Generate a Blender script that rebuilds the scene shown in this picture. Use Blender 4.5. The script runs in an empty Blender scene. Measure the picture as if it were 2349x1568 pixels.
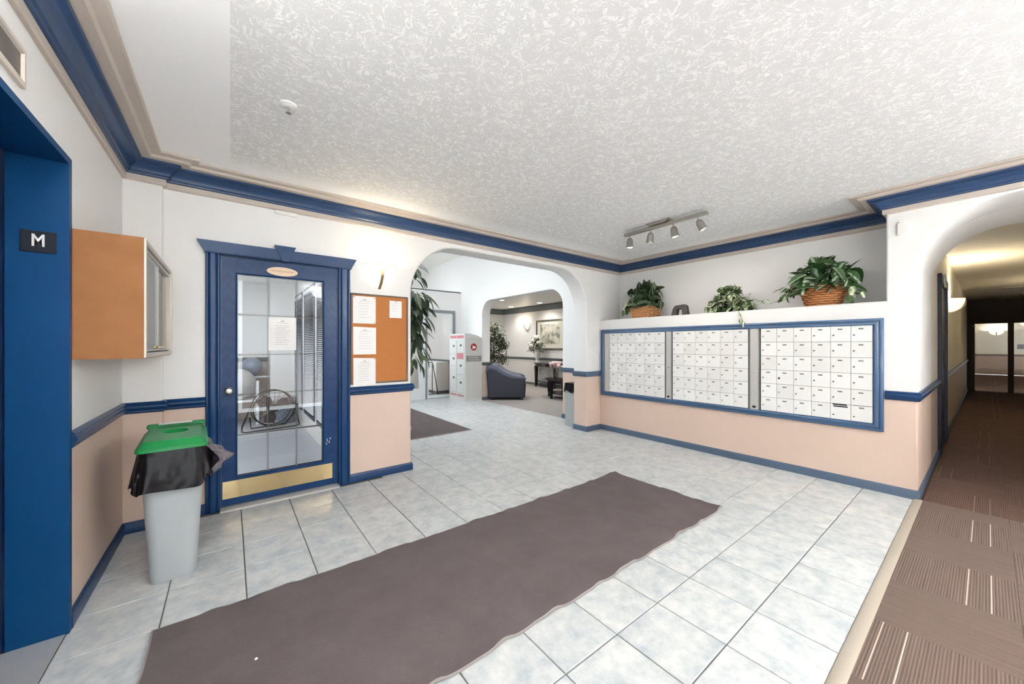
import bpy, bmesh, math, random
from mathutils import Vector, Matrix
random.seed(11)
sc = bpy.context.scene
C = sc.collection

# ------------------------------------------------------------------ camera, world, light, exposure
cam_d = bpy.data.cameras.new('camera')
cam_d.sensor_width = 36.0
cam_d.lens = 36.0 * 841.03 / 2349.0
cam_d.shift_x = -(1180.5 - 1174.5) / 2349.0
cam_d.shift_y = (791.7 - 784.0) / 2349.0
cam_d.clip_start = 0.02
cam = bpy.data.objects.new('camera', cam_d)
C.objects.link(cam)
cam.location = (0, 0, 1.31)
cam.rotation_euler = (math.pi / 2, 0, math.radians(52.195 - 90))
sc.camera = cam

world = bpy.data.worlds.new('sky')
sc.world = world
world.use_nodes = True
wbg = world.node_tree.nodes['Background']
wbg.inputs[0].default_value = (0.92, 0.97, 1.0, 1)
wbg.inputs[1].default_value = 3.1

sc.view_settings.view_transform = 'Standard'
sc.view_settings.look = 'None'
sc.view_settings.exposure = 1.13
sc.view_settings.gamma = 1.0
sc.view_settings.use_curve_mapping = False
sc.cycles.use_denoising = True
sc.cycles.max_bounces = 9
sc.cycles.diffuse_bounces = 5
sc.cycles.use_adaptive_sampling = True
sc.cycles.adaptive_threshold = 0.035
sc.cycles.glossy_bounces = 4
sc.cycles.transparent_max_bounces = 16
sc.cycles.caustics_reflective = False
sc.cycles.caustics_refractive = False
sc.cycles.sample_clamp_indirect = 20.0


def lamp(name, kind, loc, watts, col=(1, 1, 1), size=0.1, size_y=None, aim=None, spot=None, blend=0.6, parent=None):
    d = bpy.data.lights.new(name, kind)
    d.energy = watts
    d.color = col
    if kind == 'AREA':
        d.size = size
        if size_y:
            d.shape = 'RECTANGLE'
            d.size_y = size_y
    else:
        d.shadow_soft_size = size
    if kind == 'SPOT':
        d.spot_size = spot
        d.spot_blend = blend
    o = bpy.data.objects.new(name, d)
    C.objects.link(o)
    o.location = loc
    if aim is not None:
        o.rotation_euler = (Vector(aim) - Vector(loc)).to_track_quat('-Z', 'Y').to_euler()
    return o


# ------------------------------------------------------------------ materials
def srgb(r, g, b):
    f = lambda c: (c / 255 / 12.92) if c / 255 <= 0.04045 else ((c / 255 + 0.055) / 1.055) ** 2.4
    return (f(r), f(g), f(b), 1)


class NT:
    def __init__(s, name):
        s.m = bpy.data.materials.new(name)
        s.m.use_nodes = True
        s.t = s.m.node_tree
        s.b = s.t.nodes['Principled BSDF']
        s.out = s.t.nodes['Material Output']

    def n(s, typ, **kw):
        nd = s.t.nodes.new(typ)
        for k, v in kw.items():
            if k[0] == 'i' and k[1:].isdigit():
                nd.inputs[int(k[1:])].default_value = v
            else:
                setattr(nd, k, v)
        return nd

    def l(s, a, b):
        s.t.links.new(a, b)

    def mix(s, fac, a, b, mode='MIX'):
        m = s.n('ShaderNodeMix', data_type='RGBA', blend_type=mode)
        for val, sock in ((fac, m.inputs[0]), (a, m.inputs[6]), (b, m.inputs[7])):
            if hasattr(val, 'is_output'):
                s.l(val, sock)
            else:
                sock.default_value = val
        return m.outputs[2]

    def math(s, op, a, b=0.0, clamp=False):
        m = s.n('ShaderNodeMath', operation=op, use_clamp=clamp)
        for val, sock in ((a, m.inputs[0]), (b, m.inputs[1])):
            if hasattr(val, 'is_output'):
                s.l(val, sock)
            else:
                sock.default_value = val
        return m.outputs[0]

    def noise(s, scale, detail=3.0, vec=None, rough=0.55):
        nd = s.n('ShaderNodeTexNoise')
        nd.inputs['Scale'].default_value = scale
        nd.inputs['Detail'].default_value = detail
        nd.inputs['Roughness'].default_value = rough
        if vec is not None:
            s.l(vec, nd.inputs['Vector'])
        return nd.outputs[0]

    def ramp(s, fac, stops):
        r = s.n('ShaderNodeValToRGB')
        e = r.color_ramp.elements
        while len(e) < len(stops):
            e.new(0.5)
        for k, (p, c) in enumerate(stops):
            e[k].position = p
            e[k].color = c if len(c) == 4 else tuple(c) + (1,)
        s.l(fac, r.inputs[0])
        return r.outputs[0]

    def pos(s):
        return s.n('ShaderNodeNewGeometry').outputs['Position']

    def objco(s):
        return s.n('ShaderNodeTexCoord').outputs['Object']

    def bump(s, h, strength=0.2, dist=0.01):
        b = s.n('ShaderNodeBump')
        b.inputs['Strength'].default_value = strength
        b.inputs['Distance'].default_value = dist
        s.l(h, b.inputs['Height'])
        s.l(b.outputs[0], s.b.inputs['Normal'])

    def set(s, col=None, rough=None, metal=None, spec=None, coat=None):
        if col is not None:
            if hasattr(col, 'is_output'):
                s.l(col, s.b.inputs['Base Color'])
            else:
                s.b.inputs['Base Color'].default_value = col
        for k, v in (('Roughness', rough), ('Metallic', metal), ('Specular IOR Level', spec), ('Coat Weight', coat)):
            if v is not None:
                if hasattr(v, 'is_output'):
                    s.l(v, s.b.inputs[k])
                else:
                    s.b.inputs[k].default_value = v
        return s


def paint(name, col, rough=0.5, vary=0.06, scale=8, metal=0.0, bump=0.0, bscale=120, spec=0.5, coat=0.0):
    t = NT(name)
    c2 = tuple(max(0, v * (1 - vary)) for v in col[:3]) + (1,)
    t.set(t.mix(t.noise(scale, vec=t.objco()), c2, col), rough, metal, spec, coat)
    if bump:
        t.bump(t.noise(bscale, vec=t.objco()), bump, 0.004)
    return t.m


def glow(name, col, strength, base=None):
    t = NT(name)
    t.set(base or col, 0.4)
    t.b.inputs['Emission Color'].default_value = col
    t.b.inputs['Emission Strength'].default_value = strength
    return t.m


def glass(name, tint=(1, 1, 1, 1), rough=0.0, ior=1.45):
    t = NT(name)
    tr = t.n('ShaderNodeBsdfTransparent')
    tr.inputs[0].default_value = tint
    gl = t.n('ShaderNodeBsdfGlossy')
    gl.inputs['Roughness'].default_value = rough
    fr = t.n('ShaderNodeFresnel')
    fr.inputs[0].default_value = ior
    mx = t.n('ShaderNodeMixShader')
    t.l(fr.outputs[0], mx.inputs[0])
    t.l(tr.outputs[0], mx.inputs[1])
    t.l(gl.outputs[0], mx.inputs[2])
    t.l(mx.outputs[0], t.out.inputs[0])
    return t.m


M = {}
WHITE = srgb(232, 231, 229)
BEIGE = srgb(212, 189, 174)


def two_tone(name, up, low, z=0.868):
    t = NT(name)
    sx = t.n('ShaderNodeSeparateXYZ')
    t.l(t.pos(), sx.inputs[0])
    k = t.math('GREATER_THAN', sx.outputs[2], z)
    n = t.noise(3.0, vec=t.pos())
    u = t.mix(n, up, tuple(v * 0.965 for v in up[:3]) + (1,))
    w = t.mix(n, low, tuple(v * 0.95 for v in low[:3]) + (1,))
    t.set(t.mix(k, w, u), 0.55, spec=0.35)
    t.bump(t.noise(160, 2, vec=t.pos()), 0.12, 0.003)
    return t.m


M['wall'] = two_tone('wall_paint_white_over_beige', WHITE, BEIGE)
M['wall_plain'] = two_tone('wall_paint_plain', WHITE, srgb(222, 220, 216))
M['wall_hall'] = two_tone('wall_paint_hall', srgb(226, 220, 206), srgb(178, 160, 146))
M['white'] = paint('white_paint', srgb(236, 234, 230), 0.45)
M['taupe'] = paint('taupe_trim_paint', srgb(193, 182, 172), 0.5)
M['blue'] = paint('blue_gloss_trim', srgb(14, 54, 98), 0.3, 0.12, 5, spec=.35)
M['blue_mail'] = paint('blue_gloss_frame', srgb(66, 94, 128), 0.24, 0.1, 5, spec=.6)
M['blue_crown'] = paint('blue_crown_paint', srgb(42, 66, 102), 0.34, 0.14, 6, spec=.35)
M['blue_elev'] = paint('blue_steel_enamel', srgb(0, 64, 112), 0.45, 0.1, 3, bump=0.1, bscale=260, spec=.25)
M['blue_elev_dark'] = paint('dark_blue_elevator_door', srgb(20, 52, 100), 0.4, 0.12, 3)
M['blue_lit'] = paint('lit_blue_trim', srgb(78, 96, 118), 0.4, 0.1, 5)  # the blue trim paint, lightened in colour for the light falling on it
M['grey_rail'] = paint('dark_grey_trim', srgb(92, 98, 100), 0.4)

# stippled ceiling with a smooth margin along the walls
t = NT('stipple_ceiling')
P = t.pos()
sx = t.n('ShaderNodeSeparateXYZ')
t.l(P, sx.inputs[0])
mp = t.n('ShaderNodeVectorMath', operation='SCALE')
wz = t.n('ShaderNodeTexNoise')
wz.inputs['Scale'].default_value = 9
t.l(P, wz.inputs['Vector'])
add = t.n('ShaderNodeVectorMath', operation='MULTIPLY_ADD')
t.l(wz.outputs['Color'], add.inputs[0])
add.inputs[1].default_value = (0.16, 0.16, 0)
t.l(P, add.inputs[2])
f1 = t.noise(34, 2.0, add.outputs[0], 0.5)
f2 = t.noise(62, 2.0, add.outputs[0], 0.55)
f3 = t.noise(20, 1.0, P, 0.5)
ridge = t.math('SUBTRACT', 1.0, t.math('MULTIPLY', t.math('ABSOLUTE', t.math('SUBTRACT', f1, 0.5)), 13.0), True)
keep = t.math('MULTIPLY', t.math('SUBTRACT', f3, 0.46), 9.0, True)
fl = t.math('MULTIPLY', ridge, keep)
fl2 = t.math('MULTIPLY', t.math('SUBTRACT', f2, 0.56), 9.0, True)
fleck = t.math('MAXIMUM', fl, t.math('MULTIPLY', fl2, 0.9))
mx_ = t.math('GREATER_THAN', sx.outputs[0], 0.0)
my_ = t.math('MULTIPLY', t.math('SUBTRACT', 3.42, sx.outputs[1]), 5.0, True)
mx2 = t.math('MULTIPLY', t.math('SUBTRACT', 4.86, sx.outputs[0]), 4.0, True)
mask = t.math('MULTIPLY', t.math('MULTIPLY', mx_, my_), mx2)
fleck = t.math('MULTIPLY', fleck, mask)
flat = t.mix(mask, srgb(250, 250, 250), srgb(227, 227, 226))
t.set(t.mix(fleck, flat, srgb(254, 254, 252)), 0.8, spec=0.2)
t.bump(fleck, 0.25, 0.006)
M['ceiling'] = t.m

# floor tile: mottled pale grey-blue ceramic
t = NT('mottled_ceramic_tile')
oi = t.n('ShaderNodeObjectInfo')
sh = t.n('ShaderNodeVectorMath', operation='MULTIPLY_ADD')
cmb = t.n('ShaderNodeCombineXYZ')
t.l(oi.outputs['Random'], cmb.inputs[0])
t.l(oi.outputs['Random'], cmb.inputs[1])
t.l(cmb.outputs[0], sh.inputs[0])
sh.inputs[1].default_value = (71, 37, 0)
t.l(t.objco(), sh.inputs[2])
n1 = t.noise(9, 4, sh.outputs[0], 0.6)
n2 = t.noise(26, 3, sh.outputs[0], 0.6)
n3 = t.math('ADD', t.math('MULTIPLY', n1, 0.7), t.math('MULTIPLY', n2, 0.3))
colr = t.ramp(n3, [(0.37, srgb(177, 184, 187)), (0.48, srgb(196, 199, 199)), (0.62, srgb(214, 213, 210))])
tone = t.mix(t.math('MULTIPLY', oi.outputs['Random'], 0.5), srgb(255, 255, 255), srgb(236, 238, 240))
t.set(t.mix(1.0, colr, tone, 'MULTIPLY'), t.math('ADD', 0.24, t.math('MULTIPLY', n2, 0.16)), spec=0.45)
t.bump(n1, 0.18, 0.004)
M['tile'] = t.m
M['grout'] = paint('dark_grey_grout', srgb(108, 108, 106), 0.9, 0.2, 40)

# carpet tiles: fine stripes, two pale lines per tile
def carpet(name, base, dark, light, line, lines=True, freq=598):
    t = NT(name)
    o = t.objco()
    s_ = t.n('ShaderNodeSeparateXYZ')
    t.l(o, s_.inputs[0])
    y = s_.outputs[1]
    nx = t.n('ShaderNodeMapping')
    t.l(o, nx.inputs[0])
    nx.inputs['Scale'].default_value = (1.5, 120, 1)
    ns = t.noise(1.0, 2, nx.outputs[0])
    w = t.math('SINE', t.math('MULTIPLY', y, freq))
    w = t.math('ADD', t.math('MULTIPLY', w, 0.17), t.math('ADD', t.math('MULTIPLY', ns, 0.5), 0.25))
    c = t.ramp(w, [(0.25, dark), (0.5, base), (0.78, light)])
    fine = t.noise(420, 2, o)
    c = t.mix(t.math('MULTIPLY', fine, 0.55), c, dark)
    if lines:
        def ln(p):
            return t.math('LESS_THAN', t.math('ABSOLUTE', t.math('SUBTRACT', y, p)), 0.0024)
        k = t.math('MAXIMUM', ln(-0.078), ln(-0.157))
        c = t.mix(k, c, line)
    t.set(c, 0.95, spec=0.1)
    t.bump(t.math('ADD', w, fine), 0.5, 0.004)
    return t.m


M['carpet'] = carpet('striped_taupe_carpet', srgb(116, 100, 92), srgb(88, 74, 67), srgb(144, 126, 116), srgb(198, 180, 168))
M['carpet_plain'] = carpet('cross_laid_taupe_carpet', srgb(116, 100, 92), srgb(92, 78, 71), srgb(138, 120, 110), srgb(198, 180, 168), False)
M['carpet_dark'] = carpet('dark_brown_carpet', srgb(104, 82, 72), srgb(76, 60, 53), srgb(126, 103, 93), srgb(132, 110, 99))
t = NT('lounge_carpet')
t.set(t.mix(t.noise(160, 3, t.pos()), srgb(140, 134, 130), srgb(176, 170, 166)), 0.95, spec=0.1)
M['carpet_lounge'] = t.m
M['strip'] = paint('vinyl_edge_strip', srgb(172, 162, 148), 0.45)

# rubber backed floor mat
t = NT('charcoal_mat_pile')
a_ = t.noise(5, 3, t.pos())
b_ = t.noise(420, 2, t.pos())
t.set(t.mix(t.math('MULTIPLY', b_, 0.75), t.mix(a_, srgb(100, 90, 90), srgb(126, 117, 116)), srgb(78, 69, 70)), 0.95, spec=0.08)
t.bump(b_, 0.6, 0.003)
M['mat'] = t.m
M['rubber'] = paint('grey_rubber', srgb(150, 142, 138), 0.7)

# blue door wood with grain
t = NT('blue_painted_oak')
mpg = t.n('ShaderNodeMapping')
t.l(t.objco(), mpg.inputs[0])
mpg.inputs['Scale'].default_value = (9, 9, 1.1)
wv = t.n('ShaderNodeTexWave', wave_type='RINGS')
wv.inputs['Scale'].default_value = 3.0
wv.inputs['Distortion'].default_value = 5.0
wv.inputs['Detail'].default_value = 2.0
t.l(mpg.outputs[0], wv.inputs['Vector'])
gr = t.math('MULTIPLY', wv.outputs[1], t.noise(18, 2, mpg.outputs[0]))
t.set(t.mix(gr, srgb(8, 50, 96), srgb(4, 40, 80)), 0.34, spec=.3)
t.bump(gr, 0.3, 0.004)
M['oak_blue'] = t.m

M['brass'] = paint('polished_brass', srgb(202, 178, 134), 0.14, 0.05, metal=1.0)
M['brass_dull'] = paint('brushed_brass', srgb(196, 172, 128), 0.3, 0.1, metal=1.0)
M['nickel'] = paint('brushed_nickel', srgb(186, 182, 174), 0.32, 0.12, 30, metal=1.0)
M['chrome'] = paint('chrome', srgb(226, 226, 226), 0.12, 0.03, metal=1.0)
M['steel'] = paint('grey_painted_steel', srgb(176, 180, 180), 0.45, 0.05, metal=0.3)
M['alu'] = paint('anodised_aluminium', srgb(204, 202, 198), 0.4, 0.06, metal=0.35)
M['alu_dark'] = paint('dark_metal_backing', srgb(92, 92, 92), 0.5, metal=0.3)  # even dark grey metal behind the mailbox doors
t = NT('mailbox_enamel')
oi = t.n('ShaderNodeObjectInfo')
t.set(t.mix(oi.outputs['Random'], srgb(222, 222, 219), srgb(235, 235, 233)), 0.35, spec=0.5)
t.bump(t.noise(200, 2, t.objco()), 0.05, 0.002)
M['mailbox'] = t.m
M['plate'] = paint('grey_number_plate', srgb(122, 122, 121), 0.5)
M['black'] = paint('black_plastic', srgb(22, 22, 25), 0.4)
M['black_metal'] = paint('black_metal', srgb(26, 26, 28), 0.35, metal=0.6)
M['sign_black'] = paint('black_sign_plate', srgb(18, 24, 36), 0.35)
M['letter_white'] = paint('white_lettering', srgb(228, 230, 228), 0.5)
M['dark_glass'] = paint('dark_indicator_glass', srgb(96, 86, 84), 0.3, 0.3, 30)
# cork and hardboard
t = NT('cork_board')
t.set(t.mix(t.noise(140, 4, t.objco()), srgb(164, 104, 58), srgb(190, 126, 76)), 0.9, spec=0.1)
t.bump(t.noise(200, 2, t.objco()), 0.2, 0.003)
M['cork'] = t.m
t = NT('hardboard_brown')
t.set(t.mix(t.noise(9, 4, t.objco()), srgb(144, 97, 60), srgb(164, 114, 74)), 0.7, spec=0.2)
M['hardboard'] = t.m
M['frame_brown'] = paint('grey_brown_frame', srgb(104, 88, 80), 0.5)
M['almond'] = paint('almond_aluminium', srgb(214, 204, 192), 0.4, metal=0.2)
M['paper'] = paint('white_paper', srgb(240, 238, 236), 0.85, 0.02)
M['ink'] = paint('grey_ink', srgb(202, 200, 200), 0.8)
M['ink_dark'] = paint('dark_ink', srgb(90, 88, 90), 0.8)
M['pin'] = paint('push_pin_metal', srgb(120, 100, 90), 0.3, metal=0.7)
M['oval'] = paint('peach_sign_plate', srgb(232, 206, 176), 0.5)
M['oval_ink'] = paint('brown_sign_lettering', srgb(150, 104, 74), 0.6)
M['bin'] = paint('grey_bin_plastic', srgb(172, 178, 180), 0.42, 0.06, 4)
M['lid'] = paint('green_lid_plastic', srgb(16, 128, 66), 0.35, 0.1, 4)
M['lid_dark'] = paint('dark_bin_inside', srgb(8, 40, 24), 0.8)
t = NT('black_bag_film')
t.set(srgb(14, 12, 17), 0.3, spec=0.22)
t.bump(t.noise(7, 2, t.objco()), 0.5, 0.03)
M['bag'] = t.m
t = NT('grey_bag_film')
t.set(srgb(112, 104, 112), 0.25, spec=0.8)
t.bump(t.noise(22, 4, t.objco()), 1.0, 0.03)
M['bag_clear'] = t.m
M['glass'] = glass('clear_glass')
M['glass_tinted'] = glass('tinted_roof_glass', (.77, .78, .79, 1))  # tint cuts the daylight through the added skylight
M['glass_door'] = glass('bevelled_glass', (0.95, 0.97, 0.99, 1), 0.0, 1.5)
M['glass_bevel'] = glass('glass_bevel_edge', (0.96, 0.97, 0.98, 1), 0.1, 1.9)
M['came'] = paint('lead_came', srgb(96, 96, 98), 0.35, metal=0.8)
M['shade_glow'] = glow('lit_frosted_shade', (1.0, 0.9, 0.72, 1), 0.42, (0.9, 0.86, 0.78, 1))
M['shade_hall'] = glow('lit_amber_shade', (1.0, 0.78, 0.42, 1), 0.9, (0.9, 0.8, 0.6, 1))
M['lens'] = glow('lit_lens', (1.0, 0.95, 0.88, 1), 5.0)
M['lens_soft'] = glow('lit_diffuser', (1.0, 0.97, 0.93, 1), 1.2)
M['lamp_face'] = glow('lit_track_lamp', (1.0, 0.92, 0.8, 1), 2.5)

# leaves
def leaf_mat(name, stops, stripe=None, sw=0.16, rough=0.38):
    t = NT(name)
    oi = t.n('ShaderNodeObjectInfo')
    g = t.n('ShaderNodeTexCoord').outputs['Generated']
    s_ = t.n('ShaderNodeSeparateXYZ')
    t.l(g, s_.inputs[0])
    c = t.ramp(oi.outputs['Random'], stops)
    c = t.mix(t.math('MULTIPLY', t.noise(9, 3, g), 0.6), c, tuple(v * 0.5 for v in stops[0][1][:3]) + (1,))
    if stripe is not None:
        d = t.math('ABSOLUTE', t.math('SUBTRACT', s_.outputs[1], 0.5))
        d = t.math('ADD', d, t.math('MULTIPLY', t.math('SUBTRACT', t.noise(6, 3, g), 0.5), 0.25))
        k = t.math('MULTIPLY', t.math('LESS_THAN', d, sw), t.math('GREATER_THAN', oi.outputs['Random'], 0.3))
        c = t.mix(t.math('MULTIPLY', k, 0.8), c, stripe)
    t.set(c, rough, spec=0.5)
    return t.m


M['leaf_dark'] = leaf_mat('dark_glossy_leaf', [(0.0, srgb(38, 58, 34)), (0.5, srgb(62, 84, 50)), (1.0, srgb(112, 132, 96))], srgb(160, 172, 148), 0.06)
M['leaf_var'] = leaf_mat('variegated_leaf', [(0.0, srgb(58, 86, 40)), (0.5, srgb(98, 122, 72)), (1.0, srgb(168, 182, 138))], srgb(220, 226, 200), 0.2)
M['leaf_green'] = leaf_mat('bright_ivy_leaf', [(0.0, srgb(34, 62, 28)), (0.45, srgb(56, 96, 46)), (0.8, srgb(112, 138, 100)), (1.0, srgb(170, 178, 160))], srgb(176, 190, 164), 0.1)
M['leaf_big'] = leaf_mat('broad_house_plant_leaf', [(0.0, srgb(44, 58, 40)), (0.5, srgb(70, 86, 60)), (1.0, srgb(116, 132, 100))], srgb(176, 186, 164), 0.035)
M['leaf_tree'] = paint('small_tree_leaf', srgb(84, 98, 66), 0.5, 0.45, 14)
M['stem'] = paint('green_brown_stem', srgb(108, 112, 78), 0.6)
M['bark'] = paint('grey_bark', srgb(128, 118, 104), 0.8, 0.25, 30)
M['soil'] = paint('dark_moss', srgb(40, 36, 28), 0.95, 0.4, 60)
M['wicker'] = paint('honey_wicker', srgb(205, 148, 96), 0.55, 0.3, 60)
M['wicker_dark'] = paint('amber_wicker', srgb(180, 116, 62), 0.55, 0.35, 60)
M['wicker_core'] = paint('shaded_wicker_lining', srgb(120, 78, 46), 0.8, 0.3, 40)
M['arch_grey'] = paint('charcoal_foam', srgb(78, 72, 70), 0.75, 0.2, 30)
M['petal_white'] = paint('cream_petal', srgb(228, 226, 212), 0.7, 0.15, 20)
M['petal_sage'] = paint('sage_foliage', srgb(128, 134, 112), 0.7, 0.4, 30)
M['petal_pink'] = paint('pink_petal', srgb(236, 206, 206), 0.7, 0.15, 20)
M['porcelain'] = paint('white_porcelain', srgb(232, 232, 230), 0.25)
M['espresso'] = paint('espresso_wood', srgb(40, 32, 33), 0.25, 0.25, 8)
M['espresso_top'] = paint('polished_table_top', srgb(58, 50, 50), 0.12, 0.2, 6, coat=0.5)
M['leather'] = paint('navy_leather', srgb(27, 27, 46), 0.42, 0.2, 12, bump=0.2, bscale=60)
M['leather_lit'] = paint('lit_navy_leather', srgb(82, 86, 104), 0.4, 0.2, 12, bump=0.3, bscale=50)  # navy leather with the light on rolls and cushions put into its colour
M['gilt'] = paint('dark_picture_frame', srgb(98, 94, 84), 0.35, 0.2, 20, metal=0.3)
M['mount'] = paint('cream_picture_mount', srgb(224, 222, 208), 0.8)
t = NT('muted_landscape_print')
q = t.noise(5.5, 5, t.objco())
t.set(t.ramp(q, [(0.3, srgb(104, 104, 92)), (0.42, srgb(150, 150, 136)), (0.52, srgb(196, 194, 180)), (0.68, srgb(222, 220, 206))]), 0.6)
M['print'] = t.m
M['grey_plastic'] = paint('pale_grey_plastic', srgb(206, 206, 203), 0.4, 0.04)
M['grey_panel'] = paint('mid_grey_locker_panel', srgb(196, 194, 190), 0.45, 0.05)
M['band'] = paint('dark_grey_band', srgb(136, 134, 132), 0.5)
M['red'] = paint('red_vinyl', srgb(168, 34, 38), 0.45)
M['rose'] = paint('rose_label', srgb(198, 116, 124), 0.5)
M['frame_white'] = paint('white_door_frame', srgb(226, 230, 230), 0.4)
M['frame_grey'] = paint('grey_door_frame', srgb(132, 136, 142), 0.45)
M['frame_dark'] = paint('slate_window_frame', srgb(78, 84, 96), 0.45)
M['blue_shaded'] = paint('shaded_blue_door_paint', srgb(24, 32, 50), 0.4)  # blue door paint, shade of the backlit hall put into its colour
M['blind'] = paint('white_blind_slat', srgb(222, 224, 228), 0.5)
M['ball_pale'] = paint('pale_grey_ball', srgb(186, 184, 184), 0.35)
M['ball_blue'] = paint('blue_grey_ball', srgb(128, 138, 152), 0.4)
M['gym_floor'] = paint('gym_floor_grey', srgb(176, 178, 184), 0.35, 0.08, 3)
M['snow'] = paint('snow_ground', srgb(236, 238, 242), 0.9)
M['hedge'] = paint('frosted_hedge', srgb(150, 154, 156), 0.9, 0.7, 30)
M['brown_frame'] = paint('dark_brown_door_frame', srgb(84, 72, 62), 0.6)
M['hall_ceiling'] = paint('hall_ceiling_paint', srgb(226, 218, 200), 0.8)
M['crumb'] = paint('white_crumb', srgb(240, 240, 236), 0.9)


# ------------------------------------------------------------------ mesh helpers
class MB:
    def __init__(s):
        s.v = []
        s.f = []

    def add(s, vs, fs):
        n = len(s.v)
        s.v += [tuple(p) for p in vs]
        s.f += [tuple(n + i for i in f) for f in fs]
        return s

    def box(s, x0, x1, y0, y1, z0, z1):
        return s.add([(x0, y0, z0), (x1, y0, z0), (x1, y1, z0), (x0, y1, z0), (x0, y0, z1), (x1, y0, z1), (x1, y1, z1), (x0, y1, z1)],
                     [(0, 3, 2, 1), (4, 5, 6, 7), (0, 1, 5, 4), (1, 2, 6, 5), (2, 3, 7, 6), (3, 0, 4, 7)])

    def cbox(s, x0, x1, y0, y1, z0, z1, c=0.004):
        # box with chamfered edges on every side
        xs, ys, zs = (x0, x0 + c, x1 - c, x1), (y0, y0 + c, y1 - c, y1), (z0, z0 + c, z1 - c, z1)
        bm = bmesh.new()
        bmesh.ops.create_cube(bm, size=1)
        for v in bm.verts:
            v.co = Vector(((x0, x1)[v.co.x > 0], (y0, y1)[v.co.y > 0], (z0, z1)[v.co.z > 0]))
        bmesh.ops.bevel(bm, geom=list(bm.edges), offset=c, segments=1, affect='EDGES', profile=0.5)
        bm.verts.index_update()
        s.add([v.co[:] for v in bm.verts], [[v.index for v in f.verts] for f in bm.faces])
        bm.free()
        return s

    def rings(s, rings, cap0=True, cap1=True, closed=True):
        n = len(rings[0])
        vs = [p for r in rings for p in r]
        fs = []
        for k in range(len(rings) - 1):
            for i in range(n if closed else n - 1):
                j = (i + 1) % n
                fs.append((k * n + i, k * n + j, (k + 1) * n + j, (k + 1) * n + i))
        if cap0:
            fs.append(tuple(reversed(range(n))))
        if cap1:
            fs.append(tuple((len(rings) - 1) * n + i for i in range(n)))
        return s.add(vs, fs)

    def lathe(s, prof, c=(0, 0, 0), axis='Z', seg=20, cap0=True, cap1=True, ax=None):
        R_ = []
        if ax is None:
            ax = {'X': Vector((1, 0, 0)), 'Y': Vector((0, 1, 0)), 'Z': Vector((0, 0, 1))}[axis]
        ax = Vector(ax).normalized()
        u = ax.orthogonal().normalized()
        w = ax.cross(u)
        c = Vector(c)
        for r, h in prof:
            R_.append([c + ax * h + (u * math.cos(a) + w * math.sin(a)) * max(r, 1e-5) for a in [2 * math.pi * i / seg for i in range(seg)]])
        return s.rings(R_, cap0, cap1)

    def tube(s, pts, r, seg=8, cap=True):
        pts = [Vector(p) for p in pts]
        rs = r if isinstance(r, (list, tuple)) else [r] * len(pts)
        t0 = (pts[1] - pts[0]).normalized()
        u = t0.orthogonal().normalized()
        R_ = []
        for i, p in enumerate(pts):
            a = pts[max(i - 1, 0)]
            b = pts[min(i + 1, len(pts) - 1)]
            tg = (b - a).normalized()
            u = (u - tg * u.dot(tg))
            if u.length < 1e-6:
                u = tg.orthogonal()
            u.normalize()
            w = tg.cross(u)
            R_.append([p + (u * math.cos(q) + w * math.sin(q)) * rs[i] for q in [2 * math.pi * k / seg for k in range(seg)]])
        return s.rings(R_, cap, cap)

    def prism(s, poly, f):
        # poly: list of 2D points, f(a, b, k) -> 3D for k=0/1
        n = len(poly)
        return s.rings([[f(a, b, 0) for a, b in poly], [f(a, b, 1) for a, b in poly]])

    def frame(s, a0, a1, b0, b1, prof, f, flip=False):
        # closed picture-frame sweep: prof = (inset, proud) points, f(a, b, p) -> 3D
        R_ = []
        for d, p in prof:
            R_.append([f(a0 + d, b0 + d, p), f(a1 - d, b0 + d, p), f(a1 - d, b1 - d, p), f(a0 + d, b1 - d, p)])
        R_.append(R_[0])
        return s.rings(R_, False, False)

    def sweep(s, path, prof):
        # path: XY points; prof: (offset to the right of travel, z); mitred
        P2 = [Vector((p[0], p[1])) for p in path]
        n = len(P2)
        R_ = []
        nrm = []
        for i in range(n - 1):
            d = (P2[i + 1] - P2[i]).normalized()
            nrm.append(Vector((d.y, -d.x)))
        for i in range(n):
            if i == 0:
                m = nrm[0]
            elif i == n - 1:
                m = nrm[-1]
            else:
                m = (nrm[i - 1] + nrm[i])
                m = m / max(1e-6, m.dot(nrm[i]))
            R_.append([(P2[i].x + m.x * d, P2[i].y + m.y * d, z) for d, z in prof])
        return s.rings(R_)

    def ball(s, c, r, seg=16, ring=10, sx=1, sy=1, sz=1):
        prof = [(max(math.sin(math.pi * k / ring), 1e-4), -math.cos(math.pi * k / ring)) for k in range(ring + 1)]
        R_ = []
        for q, h in prof:
            R_.append([(c[0] + r * q * math.cos(2 * math.pi * i / seg) * sx, c[1] + r * q * math.sin(2 * math.pi * i / seg) * sy, c[2] + r * h * sz) for i in range(seg)])
        return s.rings(R_, False, False)

    def mesh(s, name, mat, smooth=False, angle=None):
        me = bpy.data.meshes.new(name)
        me.from_pydata(s.v, [], s.f)
        bm = bmesh.new()
        bm.from_mesh(me)
        bmesh.ops.recalc_face_normals(bm, faces=bm.faces)
        bm.to_mesh(me)
        bm.free()
        if smooth:
            me.polygons.foreach_set('use_smooth', [True] * len(me.polygons))
            if angle:
                try:
                    me.set_sharp_from_angle(angle=math.radians(angle))
                except Exception:
                    pass
        me.materials.append(mat if not isinstance(mat, str) else M[mat])
        me.update()
        return me


ORG = {}


def org(o):
    return ORG.get(o.name, Vector((0, 0, 0))) if o is not None else Vector((0, 0, 0))


def link(name, data, parent=None, loc=(0, 0, 0)):
    o = bpy.data.objects.new(name, data)
    C.objects.link(o)
    o.location = loc
    if parent is not None:
        o.parent = parent
    return o


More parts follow.
